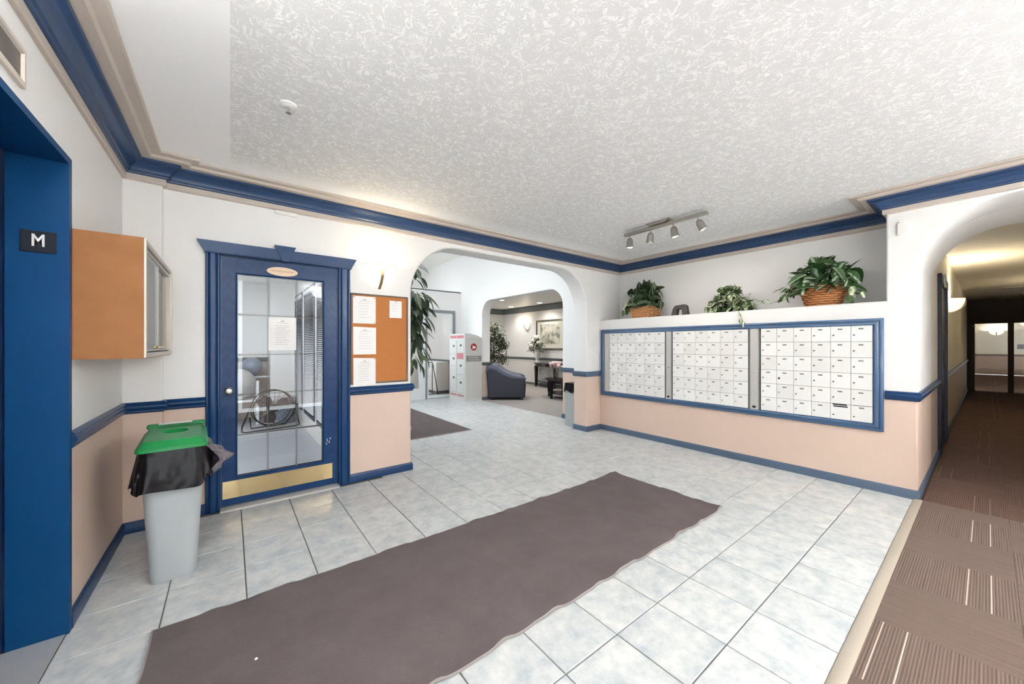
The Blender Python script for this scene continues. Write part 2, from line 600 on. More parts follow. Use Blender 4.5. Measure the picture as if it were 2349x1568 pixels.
def part(name, mb, mat, parent=None, smooth=False, angle=None, world=True, label=None, kind=None):
    """mesh written in world coordinates (world=True) under an unrotated parent, or in the parent's own frame"""
    if world and parent is not None:
        g = org(parent)
        mb.v = [(p[0] - g.x, p[1] - g.y, p[2] - g.z) for p in mb.v]
    o = link(name, mb.mesh(name, mat, smooth, angle), parent)
    if parent is not None:
        ORG[o.name] = org(parent)
    if label:
        o['label'] = label
    if kind:
        o['kind'] = kind
    return o


def tag(o, label, cat, group=None, kind=None):
    o['label'] = label
    o['category'] = cat
    if group:
        o['group'] = group
    if kind:
        o['kind'] = kind
    return o


def thing(name, loc, label, cat, group=None, kind=None, rz=0.0):
    o = bpy.data.objects.new(name, None)
    C.objects.link(o)
    o.location = loc
    o.rotation_euler = (0, 0, rz)
    ORG[o.name] = Vector(loc)
    return tag(o, label, cat, group, kind)


def solo(name, mb, mat, base, label, cat, group=None, smooth=False, angle=None):
    """a thing of one mesh, origin at its base"""
    b = Vector(base)
    mb.v = [(p[0] - b.x, p[1] - b.y, p[2] - b.z) for p in mb.v]
    o = link(name, mb.mesh(name, mat, smooth, angle), None, base)
    ORG[o.name] = b
    return tag(o, label, cat, group)


def struct(name, mb, mat, label, cat, parent=None, smooth=False, angle=None):
    o = link(name, mb.mesh(name, mat, smooth, angle), parent)
    if parent is None:
        tag(o, label, cat, kind='structure')
    return o


def slab(loops, f, thick, bev=0.0, res=3):
    """filled 2D outline with holes, extruded; f(a, b, t) with t in 0..thick gives the 3D point"""
    cu = bpy.data.curves.new('tmp', 'CURVE')
    cu.dimensions = '2D'
    cu.fill_mode = 'BOTH'
    cu.extrude = thick / 2 - bev
    if bev:
        cu.bevel_depth = bev
        cu.bevel_resolution = res
        cu.offset = -bev
    for lp in loops:
        sp = cu.splines.new('POLY')
        sp.points.add(len(lp) - 1)
        for p, q in zip(sp.points, lp):
            p.co = (q[0], q[1], 0, 1)
        sp.use_cyclic_u = True
    ob = bpy.data.objects.new('tmp', cu)
    C.objects.link(ob)
    dg = bpy.context.evaluated_depsgraph_get()
    me = bpy.data.meshes.new_from_object(ob.evaluated_get(dg))
    mb = MB()
    mb.add([f(v.co.x, v.co.y, v.co.z + thick / 2) for v in me.vertices], [tuple(p.vertices) for p in me.polygons])
    bpy.data.objects.remove(ob)
    bpy.data.curves.remove(cu)
    bpy.data.meshes.remove(me)
    return mb


def text_mb(s, size, f, depth=0.001, align='CENTER', spacing=1.0, bold=0.0):
    cu = bpy.data.curves.new('tmp', 'FONT')
    cu.body = s
    cu.size = size
    cu.align_x = align
    cu.align_y = 'CENTER'
    cu.extrude = depth / 2
    cu.space_character = spacing
    cu.resolution_u = 3
    cu.offset = bold
    ob = bpy.data.objects.new('tmp', cu)
    C.objects.link(ob)
    dg = bpy.context.evaluated_depsgraph_get()
    me = bpy.data.meshes.new_from_object(ob.evaluated_get(dg))
    mb = MB()
    mb.add([f(v.co.x, v.co.y, v.co.z + depth / 2) for v in me.vertices], [tuple(p.vertices) for p in me.polygons])
    bpy.data.objects.remove(ob)
    bpy.data.curves.remove(cu)
    bpy.data.meshes.remove(me)
    return mb


def arch(a0, a1, b0, b1, r, n=10):
    """outline of an opening with rounded top corners"""
    p = [(a0, b0), (a1, b0)]
    for i in range(n + 1):
        q = math.pi / 2 * i / n
        p.append((a1 - r + r * math.cos(q), b1 - r + r * math.sin(q)))
    for i in range(n + 1):
        q = math.pi / 2 + math.pi / 2 * i / n
        p.append((a0 + r + r * math.cos(q), b1 - r + r * math.sin(q)))
    return p


def rect(a0, a1, b0, b1):
    return [(a0, b0), (a1, b0), (a1, b1), (a0, b1)]


def rrect(a0, a1, b0, b1, r, n=4):
    p = []
    for cx_, cy_, q0 in ((a1 - r, b0 + r, -90), (a1 - r, b1 - r, 0), (a0 + r, b1 - r, 90), (a0 + r, b0 + r, 180)):
        for i in range(n + 1):
            q = math.radians(q0 + 90 * i / n)
            p.append((cx_ + r * math.cos(q), cy_ + r * math.sin(q)))
    return p


XZ = lambda y0: (lambda a, b, t: (a, y0 + t, b))       # outline in x,z, thickness towards +y
YZ = lambda x0: (lambda a, b, t: (x0 + t, a, b))       # outline in y,z, thickness towards +x

# ------------------------------------------------------------------ the setting
LX, AY, BX, NX = -0.59, 3.73, 4.60, 5.10      # left wall, back wall, mail wall, niche wall planes
HY = 0.36                                     # hall wall plane and edge of the tiled floor
CZ = 2.64

# floor: screed with ceramic tiles as pieces
screed = MB().box(-0.8, 4.75, 0.36, 8.4, -0.12, -0.006)
floor = struct('floor', screed, 'grout', 'pale grey tiled lobby floor with dark joints', 'floor')
tx0, ty0, ts, gap = 0.0686, 3.671, 0.33, 0.0055
tcache = {}
ntile = 0


def tile_mesh(w, d):
    k = (round(w, 3), round(d, 3))
    if k not in tcache:
        c = 0.003
        mb = MB()
        a, b = w / 2, d / 2
        lo = [(-a, -b, -0.007), (a, -b, -0.007), (a, b, -0.007), (-a, b, -0.007)]
        mi = [(x, y, -0.002) for x, y, z in lo]
        hi = [(-a + c, -b + c, 0), (a - c, -b + c, 0), (a - c, b - c, 0), (-a + c, b - c, 0)]
        mb.rings([lo, mi, hi], False, True)
        tcache[k] = mb.mesh('tile', 'tile')
    return tcache[k]


far_tiles = MB()
for i in range(-2, 15):
    for j in range(-11, 15):
        x0, x1 = tx0 + i * ts, tx0 + (i + 1) * ts
        y0, y1 = ty0 + j * ts, ty0 + (j + 1) * ts
        y0, y1 = max(y0, 0.385), min(y1, 8.4)
        if y1 - y0 < 0.03:
            continue
        xmax = BX if y1 < AY + 0.05 else 4.75
        xmin = LX if y1 < AY + 0.1 else 1.2
        x0, x1 = max(x0, xmin), min(x1, xmax)
        if x1 - x0 < 0.03:
            continue
        if y0 > AY and x1 < 0.36 * y0:
            continue
        w, d = x1 - x0 - gap, y1 - y0 - gap
        cx, cy = (x0 + x1) / 2, (y0 + y1) / 2
        if y0 > 6.9:
            far_tiles.box(cx - w / 2, cx + w / 2, cy - d / 2, cy + d / 2, -0.007, 0)
            continue
        o = link('tile', tile_mesh(w, d), floor, (cx, cy, random.uniform(-0.0006, 0.0006)))
        o.rotation_euler = (random.uniform(-.0008, .0008), random.uniform(-.0008, .0008), 0)
        ntile += 1
o = link('far_tiles', far_tiles.mesh('far_tiles', 'tile'), floor)
o['kind'] = 'stuff'

# corridor carpet in quarter-turned tiles
hall_base = MB().box(-0.9, BX, -1.34, 0.335, -0.12, -0.004).box(BX, 27.0, -1.6, 0.9, -0.12, -0.0042)
floor_hall = struct('floor_hall', hall_base, 'carpet_dark', 'striped taupe and dark brown corridor carpet beside the tiles', 'carpet')
cp = 0.486
ccache = {}


def carpet_tile(x0, x1, y0, y1, cxx, cyy, rot, mat):
    k = (round(x0 - cxx, 3), round(x1 - cxx, 3), round(y0 - cyy, 3), round(y1 - cyy, 3), rot, mat)
    if k not in ccache:
        a, b, c, d = x0 - cxx, x1 - cxx, y0 - cyy, y1 - cyy
        # vertices are turned back so that the object rotation leaves the outline in place
        mb = MB().box(a, b, c, d, -0.004, 0.004)
        R_ = Matrix.Rotation(-rot, 4, 'Z')
        mb.v = [tuple(R_ @ Vector(p)) for p in mb.v]
        ccache[k] = mb.mesh('carpet_tile', mat)
    o = link('carpet_tile', ccache[k], floor_hall, (cxx, cyy, 0))
    o.rotation_euler = (0, 0, rot)


cols = [(-0.10, 0.335, 0.143), (-0.586, -0.10, -0.343), (-1.072, -0.586, -0.829), (-1.34, -1.072, -1.2)]
for i in range(-10, 13):
    for jj, (y0, y1, cyy) in enumerate(cols):
        if i < 0:
            xc0, xc1 = 4.385 + i * cp, 4.385 + (i + 1) * cp
            mat = 'carpet'
            if i == -1:
                xc1 = 4.385
        elif i == 0:
            xc0, xc1, mat = 4.385, 4.62, 'carpet'
        else:
            xc0, xc1, mat = 4.62 + (i - 1) * cp, 4.62 + i * cp, 'carpet_dark'
        straight = (i + jj) % 2 != 0
        rot = (0 if straight else math.pi / 2)
        if mat == 'carpet' and not straight:
            mat = 'carpet_plain'
        if straight and i in (-5, -9, 3):
            rot = math.pi
        cxx = (xc0 + xc1) / 2 if i != 0 else 4.628
        carpet_tile(xc0 + .0006, xc1 - .0006, y0 + .0006, y1 - .0006, cxx, cyy, rot, mat)
mb = MB().prism([(0.332, 0), (0.332, 0.006), (0.345, 0.011), (0.372, 0.011), (0.385, 0.004), (0.385, -0.004)], lambda a, b, k: ((-0.59, BX)[k], a, b))
struct('trim_1', mb, 'strip', 'beige vinyl strip between tiles and striped carpet', 'floor trim', smooth=True, angle=40)

# lounge carpet
struct('floor_lounge', MB().box(4.75, 8.2, 4.0, 11.2, -0.12, 0.004), 'carpet_lounge', 'plain grey carpet of the lounge beyond the inner arch', 'carpet')
struct('floor_gym', MB().box(-1.8, 1.0, 4.0, 8.4, -0.12, 0.0), 'gym_floor', 'smooth grey floor of the fitness room', 'floor')
struct('floor_airlock', MB().box(1.2, 4.75, 8.4, 10.6, -0.12, 0.0), 'tile', 'pale floor between the two entrance doors', 'floor')

# left wall with lift opening
EY0, EY1, EZ = 1.36, 2.56, 2.135
EO0, EO1, EOZ = EY0 - .03, EY1 + .03, EZ + .026
mb = slab([[(0.36, 0), (EO0, 0), (EO0, EOZ), (EO1, EOZ), (EO1, 0), (3.75, 0), (3.75, 2.7), (0.36, 2.7)]], YZ(LX - 0.17), 0.17)
struct('wall_left', mb, 'wall', 'white over beige wall beside the blue lift', 'wall')
# back wall: door opening and big arch
ap = arch(1.51, 4.28, 0, 2.42, 0.57, 14)
out = [(-0.8, 0), (-0.062, 0), (-0.062, 2.035), (0.80, 2.035), (0.80, 0), (1.51, 0)]
apr = ap[2:]            # from right springing over to the left one
apl = list(reversed(apr))
out += apl + [(4.28, 0), (5.25, 0), (5.25, 2.72), (-0.8, 2.72)]
mb = slab([out], XZ(AY), 0.27, 0.018)
struct('wall_back', mb, 'wall', 'white over beige wall with the fitness door and wide arch', 'wall', smooth=True, angle=35)
mb = slab([rect(LX - 0.02, -0.39, 0, 2.7)], XZ(3.67), 0.10, 0.012)
struct('wall_corner', mb, 'wall', 'narrow wall step in the corner behind the grey bin', 'wall', smooth=True, angle=35)
# mail wall: low block with ledge, niche above, hall front with arch
ha = arch(-1.34, HY, 0, 2.45, 0.52, 14)
low = [(-2.6, 0), (-1.34, 0)] + list(reversed(ha[2:])) + [(HY, 0)]
mb = slab([low + [(AY + .02, 0), (AY + .02, 1.705), (0.55, 1.705), (0.55, 2.7), (-2.6, 2.7)]], YZ(BX), 0.52, 0.016)
struct('wall_right', mb, 'wall', 'white over beige wall with mailboxes, plant ledge and hall arch', 'wall', smooth=True, angle=35)
struct('wall_niche', MB().box(NX, NX + 0.16, 0.55, AY + 0.05, 1.68, 2.7), 'wall', 'white wall behind the plants on the ledge', 'wall')
mb = slab([low + [(0.55, 0), (0.55, 2.7), (-2.6, 2.7)]], YZ(BX + .51), 0.69)
struct('wall_hall_arch', mb, 'wall', 'inner part of the rounded arch leading into the dark hall', 'wall')
struct('added_front_wall', MB().box(0.2, 5.8, -2.05, -1.9, 0, 2.7), 'wall', 'unseen corridor wall opposite the lobby, added to block light', 'wall')  # added out of view to hold light off near floor and header
struct('added_corridor_end', MB().box(-1.1, -0.95, -2.05, 0.36, 0, 2.7), 'wall', 'unseen corridor end wall left of the lift, added to block light', 'wall')  # added out of view to cut light coming from the left
# ceilings
struct('ceiling', MB().box(-1.1, 5.3, -1.9, 3.98, CZ, CZ + 0.1), 'ceiling', 'white stippled lobby ceiling with smooth margin', 'ceiling')

# crown moulding in three parts
crown = [(LX, 0.36), (LX, 3.67), (-0.39, 3.67), (-0.39, AY), (NX, AY), (NX, 0.55), (BX, 0.55), (BX, -1.9)]
tc = thing('trim_2', (0, 0, 2.46), 'blue and taupe crown moulding under the stippled ceiling', 'moulding', kind='structure')
part('lower_band', MB().sweep(crown, [(-0.01, 2.466), (0.016, 2.466), (0.022, 2.472), (0.022, 2.508), (-0.01, 2.508)]), 'taupe', tc)
part('crown_moulding', MB().sweep(crown, [(-0.01, 2.508), (0.028, 2.508), (0.034, 2.512), (0.036, 2.522), (0.046, 2.529), (0.050, 2.545), (0.060, 2.560), (0.074, 2.570),
                                         (0.080, 2.578), (0.092, 2.584), (0.108, 2.588), (0.112, 2.594), (0.112, 2.604), (-0.01, 2.604)]), 'blue_crown', tc, True, 30, label='blue crown moulding')
part('upper_band', MB().sweep(crown, [(-0.01, 2.604), (0.156, 2.604), (0.162, 2.609), (0.164, 2.618), (0.168, 2.622), (0.212, 2.623), (0.218, 2.628), (0.218, 2.6395), (-0.01, 2.6395)]), 'taupe', tc, True, 30)

# chair rails and baseboards
RAIL = [(-0.005, .832), (.010, .832), (.018, .840), (.018, .852), (.026, .860), (.030, .872), (.028, .884), (.020, .890), (.022, .900), (.014, .908), (-0.005, .910)]
BASE = [(-0.005, 0), (.014, 0), (.014, .062), (.010, .070), (.006, .078), (-0.005, .078)]


def rail(name, path, label, mat='blue', prof=RAIL, cat='chair rail'):
    return struct(name, MB().sweep(path, prof), mat, label, cat, smooth=True, angle=35)


rail('trim_3', [(LX, 2.596), (LX, 3.67), (-0.39, 3.67), (-0.39, AY), (-0.152, AY)], 'blue chair rail left of the fitness door')
rail('trim_4', [(0.902, AY), (1.51, AY), (1.51, 4.0)], 'blue chair rail below the cork board')
rail('trim_5', [(4.28, 4.0), (4.28, AY), (BX, AY), (BX, 3.712)], 'blue chair rail around the pier beside the mailboxes', 'blue_lit')
rail('trim_6', [(BX, 0.556), (BX, HY), (6.62, HY)], 'blue chair rail turning from mailboxes into the hall', 'blue')
rail('baseboard_left', [(LX, 2.596), (LX, 3.67), (-0.39, 3.67), (-0.39, AY), (-0.152, AY)], 'blue baseboard behind the grey bin', 'blue', BASE, 'baseboard')
rail('baseboard_back', [(0.902, AY), (1.51, AY), (1.51, 4.0)], 'blue baseboard below the cork board', 'blue', BASE, 'baseboard')
rail('baseboard_right', [(4.28, 4.0), (4.28, AY), (BX, AY), (BX, HY), (6.62, HY)], 'blue baseboard under the mailboxes, painted lighter as lit', 'blue_lit', BASE, 'baseboard')

# ------------------------------------------------------------------ lift (left)
lift = thing('door_1', (LX - 0.1, (EY0 + EY1) / 2, 0), 'blue steel lift doorway at the left edge', 'elevator', kind='structure')
fr = MB()
fr.box(LX - 0.168, LX + 0.012, EY1, EY1 + 0.034, 0, EZ)
part('jamb', fr, 'blue_elev', lift)
part('jamb', MB().box(LX - 0.168, LX + 0.012, EY0 - 0.034, EY0, 0, EZ), 'blue_elev', lift)
part('head', MB().box(LX - 0.168, LX + 0.012, EY0 - 0.034, EY1 + 0.034, EZ, EZ + 0.03), 'blue_elev', lift)
for a, b in ((EY0 + .002, (EY0 + EY1) / 2 - .002), ((EY0 + EY1) / 2 + .002, EY1 - .002)):
    part('lift_door', MB().cbox(LX - 0.21, LX - 0.175, a - (.06 if a < 1.5 else 0), b + (.06 if b > 2.4 else 0), 0.008, EZ + 0.08, 0.004), 'blue_elev_dark', lift)
part('light_stop', MB().box(LX - 0.26, LX - 0.23, EY0 - .3, EY1 + .3, -.05, 2.5), 'black', lift)  # unseen sheet added behind the doors, stops light leaking through gaps
part('sill', MB().box(LX - 0.21, LX, EY0, EY1, -0.001, 0.003), 'alu', lift)
sg = thing('floor_sign', (-0.666, EY1, 1.72), 'black plate with white letter M on the lift jamb', 'sign')
part('plate', MB().cbox(-0.717, -0.615, EY1 - 0.006, EY1, 1.718, 1.812, 0.0015), 'sign_black', sg)
part('letter', text_mb('M', 0.058, lambda a, b, t: (-0.666 + a * .92, EY1 - 0.0062 - t, 1.768 + b * 1.3), 0.0012, bold=.0011), 'letter_white', sg)
ind = thing('lift_indicator', (LX, 1.9, 2.24), 'dark glass floor indicator in metal bezel above the lift', 'indicator')
fI = lambda a, b, p: (LX + p, a, b)
part('bezel', MB().frame(1.66, 2.114, 2.225, 2.362, [(0, 0), (0, .012), (.018, .014), (.024, .006), (.024, 0)], fI), 'almond', ind)
part('glass', MB().box(LX, LX + 0.006, 1.68, 2.094, 2.245, 2.342), 'dark_glass', ind)

# ------------------------------------------------------------------ fitness door
dr = thing('door_2', (0.37, AY, 0), 'blue oak fitness room door with fifteen bevelled glass panes', 'door', kind='structure')


def casing(x0, x1):
    w = x1 - x0
    pr = [(0, 0.0), (0, .016), (.006, .022), (.014, .022), (.02, .016), (.03, .026), (w * .5, .028), (w - .03, .026), (w - .02, .016), (w - .014, .022), (w - .006, .022), (w, .016), (w, 0.0)]
    return MB().prism(pr, lambda a, b, k: (x0 + a, AY - b, (0, 2.036)[k]))


part('casing', casing(-0.152, -0.062), 'blue', dr, True, 35)
part('casing', casing(0.80, 0.902), 'blue', dr, True, 35)
hd = MB().prism([(-0.157, 2.037), (0.908, 2.037), (0.955, 2.124), (-0.203, 2.124)], lambda a, b, k: (a, (AY + .001, AY - .03 - max(0, (b - 2.037)) * .18)[k], b))
part('head_casing', hd, 'blue', dr)
part('head_bead', MB().cbox(-0.16, 0.911, AY - .038, AY, 2.030, 2.042, .003), 'blue', dr)
part('keystone', MB().prism([(0.352, 2.026), (0.400, 2.026), (0.452, 2.155), (0.295, 2.155)], lambda a, b, k: (a, (AY + .001, AY - .058)[k], b)), 'blue', dr)
part('jamb', MB().box(-0.062, -0.056, AY + .002, AY + .2, 0, 2.03).box(0.794, 0.80, AY + .002, AY + .2, 0, 2.03).box(-0.062, 0.80, AY + .002, AY + .2, 2.024, 2.034), 'blue', dr)
ds = slab([rect(-0.055, 0.793, 0.022, 2.022), rect(0.040, 0.678, 0.242, 1.894)], XZ(AY + .008), 0.044)
door_slab = part('door_slab', ds, 'oak_blue', dr)
part('glazing_bead', MB().frame(0.034, 0.684, 0.236, 1.90, [(0, 0), (0, .006), (.006, .008), (.012, 0)], lambda a, b, p: (a, AY + .008 - p, b)), 'blue', door_slab)
gx = [0.041, 0.2535, 0.466, 0.677]
gz = [0.243, 0.572, 0.902, 1.232, 1.562, 1.893]
cm = MB()
for x in gx[1:3]:
    cm.box(x - .0019, x + .0019, AY + .026, AY + .034, gz[0], gz[-1])
for z in gz[1:5]:
    cm.box(gx[0], gx[-1], AY + .0262, AY + .0338, z - .0019, z + .0019)
part('came', cm, 'came', door_slab)
pane_me = None
for i in range(3):
    for j in range(5):
        w, h_ = gx[i + 1] - gx[i] - .006, gz[j + 1] - gz[j] - .006
        cx, cz = (gx[i] + gx[i + 1]) / 2, (gz[j] + gz[j + 1]) / 2
        p = MB().box(cx - w / 2 + .008, cx + w / 2 - .008, AY + .0275, AY + .0325, cz - h_ / 2 + .008, cz + h_ / 2 - .008)
        o = part('pane', p, 'glass_door', door_slab)
        bv = MB().frame(cx - w / 2, cx + w / 2, cz - h_ / 2, cz + h_ / 2, [(0, 0), (.008, .003), (.008, .0026), (0, -.0004)], lambda a, b, q: (a, AY + .030 - q, b))
        bo = link('pane_bevel', bv.mesh('pane_bevel', 'glass_door'), door_slab)
        g = org(door_slab)
        bo.data.transform(Matrix.Translation(-g))
        bo.data.materials[0] = M['glass_bevel']
part('kick_plate', MB().cbox(-0.050, 0.752, AY + .0045, AY + .008, 0.078, 0.218, .001), 'brass', door_slab, label='polished brass kick plate')
kn = part('knob', MB().lathe([(.030, 0), (.031, .004), (.026, .009), (.012, .012), (.011, .028), (.016, .034), (.026, .044), (.028, .054), (.022, .064), (.012, .067)], (-0.008, AY + .008, 0.945), ax=(0, -1, 0), seg=20), 'nickel', door_slab, True, 40, label='round metal door knob')
part('keyhole', MB().lathe([(.007, 0), (.007, .002)], (-0.008, AY - .059, 0.945), ax=(0, -1, 0), seg=12), 'brass', dr)
part('threshold', MB().prism([(3.655, 0), (3.665, .010), (3.70, .017), (3.76, .017), (3.80, 0)], lambda a, b, k: ((-0.062, 0.80)[k], a, b)), 'alu', dr, True, 30)
# scuffs on the door edge
sc_ = MB()
for x, z, l in ((0.705, .42, .03), (0.722, .405, .024), (0.70, .395, .016), (.73, .44, .016)):
    sc_.box(x, x + .006, AY + .0073, AY + .008, z, z + l)
part('paint_chip', sc_, 'paper', door_slab)
# oval room sign
ov = thing('room_sign', (0.358, AY, 1.90), 'peach oval sign reading FITNESS ROOM on the blue door', 'sign')
el = lambda rx, rz, n=36: [(0.358 + rx * math.cos(2 * math.pi * i / n), 1.945 + rz * math.sin(2 * math.pi * i / n)) for i in range(n)]
part('plate', MB().prism(el(.114, .038), lambda a, b, k: (a, (AY + .008, AY + .002)[k], b)), 'oval', ov)
part('lettering', text_mb('FITNESS ROOM', 0.0225, lambda a, b, t: (0.358 + a, AY + .0018 - t, 1.946 + b), .0008, spacing=1.06), 'oval_ink', ov)


def notice(name, x0, x1, z0, z1, y, label, lines, head=True, group=None, tilt=0.0, mat='paper', pins=()):
    """a sheet of paper facing -y with rows of print"""
    t_ = thing(name, ((x0 + x1) / 2, y, z0), label, 'notice', group)
    w, h_ = x1 - x0, z1 - z0
    pb = MB()
    n = 6
    top = [(x0 + w * i / n, y - .0012 - .003 * (0.5 - abs(i / n - .5)), z1 - tilt * i / n) for i in range(n + 1)]
    mid = [(x0 + w * i / n, y - .0014 - .004 * (0.5 - abs(i / n - .5)), (z0 + z1) / 2) for i in range(n + 1)]
    bot = [(x0 + w * i / n, y - .0016 - .006 * (0.5 - abs(i / n - .5)), z0) for i in range(n + 1)]
    R0 = [top, mid, bot]
    vs = [p for r in R0 for p in r] + [(p[0], p[1] + .0006, p[2]) for r in R0 for p in r]
    m_ = n + 1
    fs = []
    for k in range(2):
        for i in range(n):
            fs.append((k * m_ + i, k * m_ + i + 1, (k + 1) * m_ + i + 1, (k + 1) * m_ + i))
            q = 3 * m_
            fs.append((q + k * m_ + i, q + (k + 1) * m_ + i, q + (k + 1) * m_ + i + 1, q + k * m_ + i + 1))
    part('sheet', pb.add(vs, fs), mat, t_, True)
    pr = MB()
    yy = y - .0055
    if head:
        pr.add([(x0 + w * .40, yy, z1 - h_ * .14), (x0 + w * .60, yy, z1 - h_ * .14), (x0 + w * .5, yy, z1 - h_ * .08)], [(0, 1, 2)])
        pr.box(x0 + w * .28, x0 + w * .72, yy, yy + .0004, z1 - h_ * .18, z1 - h_ * .165)
    z = z1 - h_ * (.26 if head else .14)
    for k in range(lines):
        a = .18 + .1 * random.random()
        b = .62 + .22 * random.random()
        pr.box(x0 + w * a, x0 + w * b, yy, yy + .0004, z, z + h_ * .012)
        z -= h_ * .62 / max(lines, 1)
    part('print', pr, 'ink', t_)
    for (px, pz) in pins:
        part('push_pin', MB().lathe([(.005, 0), (.005, .004), (.003, .006)], (px, y - .003, pz), ax=(0, -1, 0), seg=8), 'pin', t_)
    return t_


notice('glass_notice', 0.258, 0.462, 1.268, 1.553, AY + .026, 'white printed notice taped inside the fitness door glass', 12)

# ------------------------------------------------------------------ cork board and notices
cb = thing('cork_board', (1.19, AY, 0.925), 'brown cork notice board with dark frame beside the door', 'notice board')
part('cork_panel', MB().box(0.918, 1.459, AY - .012, AY, 0.945, 1.80), 'cork', cb)
part('frame', MB().frame(0.905, 1.470, 0.935, 1.812, [(0, 0), (0, .018), (.005, .021), (.014, .018), (.016, .008), (.016, 0)], lambda a, b, p: (a, AY - p, b)), 'frame_brown', cb)
for px, pz in ((1.22, 1.56), (1.44, 1.47), (1.44, 1.30), (1.435, 1.62), (1.19, .945)):
    part('push_pin', MB().lathe([(.004, 0), (.004, .004), (.002, .006)], (px, AY - .012, pz), ax=(0, -1, 0), seg=8), 'pin', cb)
notice('notice_sheet', 0.927, 1.140, 1.522, 1.786, AY - .0125, 'upper of three large notices on the cork board', 6, group='notices on the cork board', pins=((.935, 1.775), (1.13, 1.53), (1.13, 1.775)))
notice('notice_sheet', 0.929, 1.143, 1.222, 1.490, AY - .0125, 'middle of three large notices on the cork board', 7, group='notices on the cork board', tilt=.006)
notice('notice_sheet', 0.929, 1.137, 0.915, 1.190, AY - .020, 'lowest large notice overhanging the cork board frame', 9, group='notices on the cork board', tilt=.006, pins=((1.128, 1.178),))
notice('notice_sheet', 1.277, 1.403, 1.590, 1.764, AY - .0125, 'small white notice at top right of the cork board', 4, head=False, group='notices on the cork board', pins=((1.342, 1.757), (1.30, 1.775)))


# ------------------------------------------------------------------ wall lamps
def bowl_sconce(name, x, y, z, label, w=.33, h_=.215, d=.13, watts=8, col=(1, .84, .6), shade='shade_glow', face='-Y', low=.12):
    """frosted half bowl open at the top, with a curved brass bracket; (x, y) on the wall, z = rim height"""
    t_ = thing(name, (x, y, z - h_), label, 'wall lamp', 'wall lamps')
    if face == '-Y':
        G = lambda a, p, b: (x + a, y - p, z + b)
    elif face == '+X':
        G = lambda a, p, b: (x + p, y + a, z + b)
    elif face == '+Y':
        G = lambda a, p, b: (x + a, y + p, z + b)
    else:
        G = lambda a, p, b: (x - p, y + a, z + b)
    nu, nv = 18, 8
    def surf(off):
        R_ = []
        for k in range(nv + 1):
            q = math.pi / 2 * k / nv
            cz, rr = -math.sin(q) * (h_ - off), math.cos(q)
            R_.append([G(math.cos(math.pi * i / nu) * (w / 2 - off) * max(rr, .02), math.sin(math.pi * i / nu) * (d - off) * max(rr, .02) + .001, cz) for i in range(nu + 1)])
        return R_
    A_, B_ = surf(0), surf(.006)
    mb = MB()
    mb.rings(A_, False, False, False)
    mb.rings(B_, False, False, False)
    mb.rings([A_[0], B_[0]], False, False, False)
    part('glass_shade', mb, shade, t_, True, 40, label='frosted glass half bowl shade')
    rim = MB().tube([Vector(p) for p in A_[0]], .004, 6)
    part('rim', rim, 'white', t_, True)
    br = MB()
    P_ = []
    for k in range(7):
        q = k / 6
        P_.append((.02 * 0, d * (1.02 - .9 * q * q) , -h_ * (.28 + .78 * q)))
    for off in (-.014,):
        ring = []
        for (a, p, b) in P_:
            ring.append([G(-.013, p, b), G(.013, p, b), G(.013, p + .007, b - .004), G(-.013, p + .007, b - .004)])
        br.rings(ring)
    part('bracket', br, 'brass_dull', t_, True, 50, label='curved brass bracket')
    part('wall_plate', MB().box(*sorted((G(-.03, 0, 0)[0], G(.03, .012, 0)[0])), *sorted((G(-.03, 0, 0)[1], G(.03, .012, 0)[1])), z - h_ * .95, z - h_ * .3), 'brass_dull', t_)
    l_ = lamp(name + '_bulb', 'POINT', G(0, d * .45, -h_ * low), watts, col, .03)
    return t_


bowl_sconce('wall_lamp', 1.172, AY, 2.10, 'lit white bowl wall lamp above the cork board', watts=2.4)

# sensors on the walls and ceiling
mb = MB().cbox(0.30, 0.468, AY - .028, AY, 2.432, 2.464, .006)
solo('emergency_strip', mb, 'white', (0.384, AY, 2.432), 'slim white box on the wall above the fitness door', 'device', smooth=True, angle=40)
db = thing('door_chime', (BX, 0.448, 2.263), 'white door chime box high beside the hall arch', 'device')
part('cover', MB().cbox(BX - .024, BX, 0.414, 0.482, 2.263, 2.372, .006), 'white', db, True, 40)
part('cap', MB().cbox(BX - .018, BX, 0.434, 0.472, 2.372, 2.39, .004), 'white', db, True, 40)
sp = thing('fire_sprinkler', (0.255, 2.368, CZ - .05), 'white fire sprinkler on the stippled ceiling', 'sprinkler')
part('escutcheon', MB().lathe([(.041, 0), (.040, -.006), (.026, -.014), (.012, -.016)], (0.255, 2.368, CZ), seg=24), 'white', sp, True, 40)
part('nozzle', MB().lathe([(.009, -.014), (.009, -.030), (.004, -.032), (.003, -.045), (.014, -.046), (.014, -.048)], (0.255, 2.368, CZ), seg=14), 'chrome', sp, True, 40)

# ------------------------------------------------------------------ display case on the left wall
dc = thing('display_case', (LX, 3.1, 1.243), 'brown sided wall display case with sliding glass front', 'display case')
cx1, cy0, cy1, cz0, cz1 = -0.345, 2.618, 3.655, 1.243, 1.856
bd = MB()
bd.box(LX, cx1, cy0, cy0 + .012, cz0, cz1).box(LX, cx1, cy1 - .012, cy1, cz0, cz1)
bd.box(LX, cx1, cy0 + .012, cy1 - .012, cz0, cz0 + .012).box(LX, cx1, cy0 + .012, cy1 - .012, cz1 - .012, cz1)
part('body', bd, 'hardboard', dc)
part('backing', MB().box(LX + .001, LX + .012, cy0 + .012, cy1 - .012, cz0 + .012, cz1 - .012), 'white', dc)
ln_ = MB()
ln_.box(LX + .012, cx1 - .031, cy0 + .0125, cy0 + .015, cz0 + .012, cz1 - .012).box(LX + .012, cx1 - .031, cy1 - .015, cy1 - .0125, cz0 + .012, cz1 - .012)
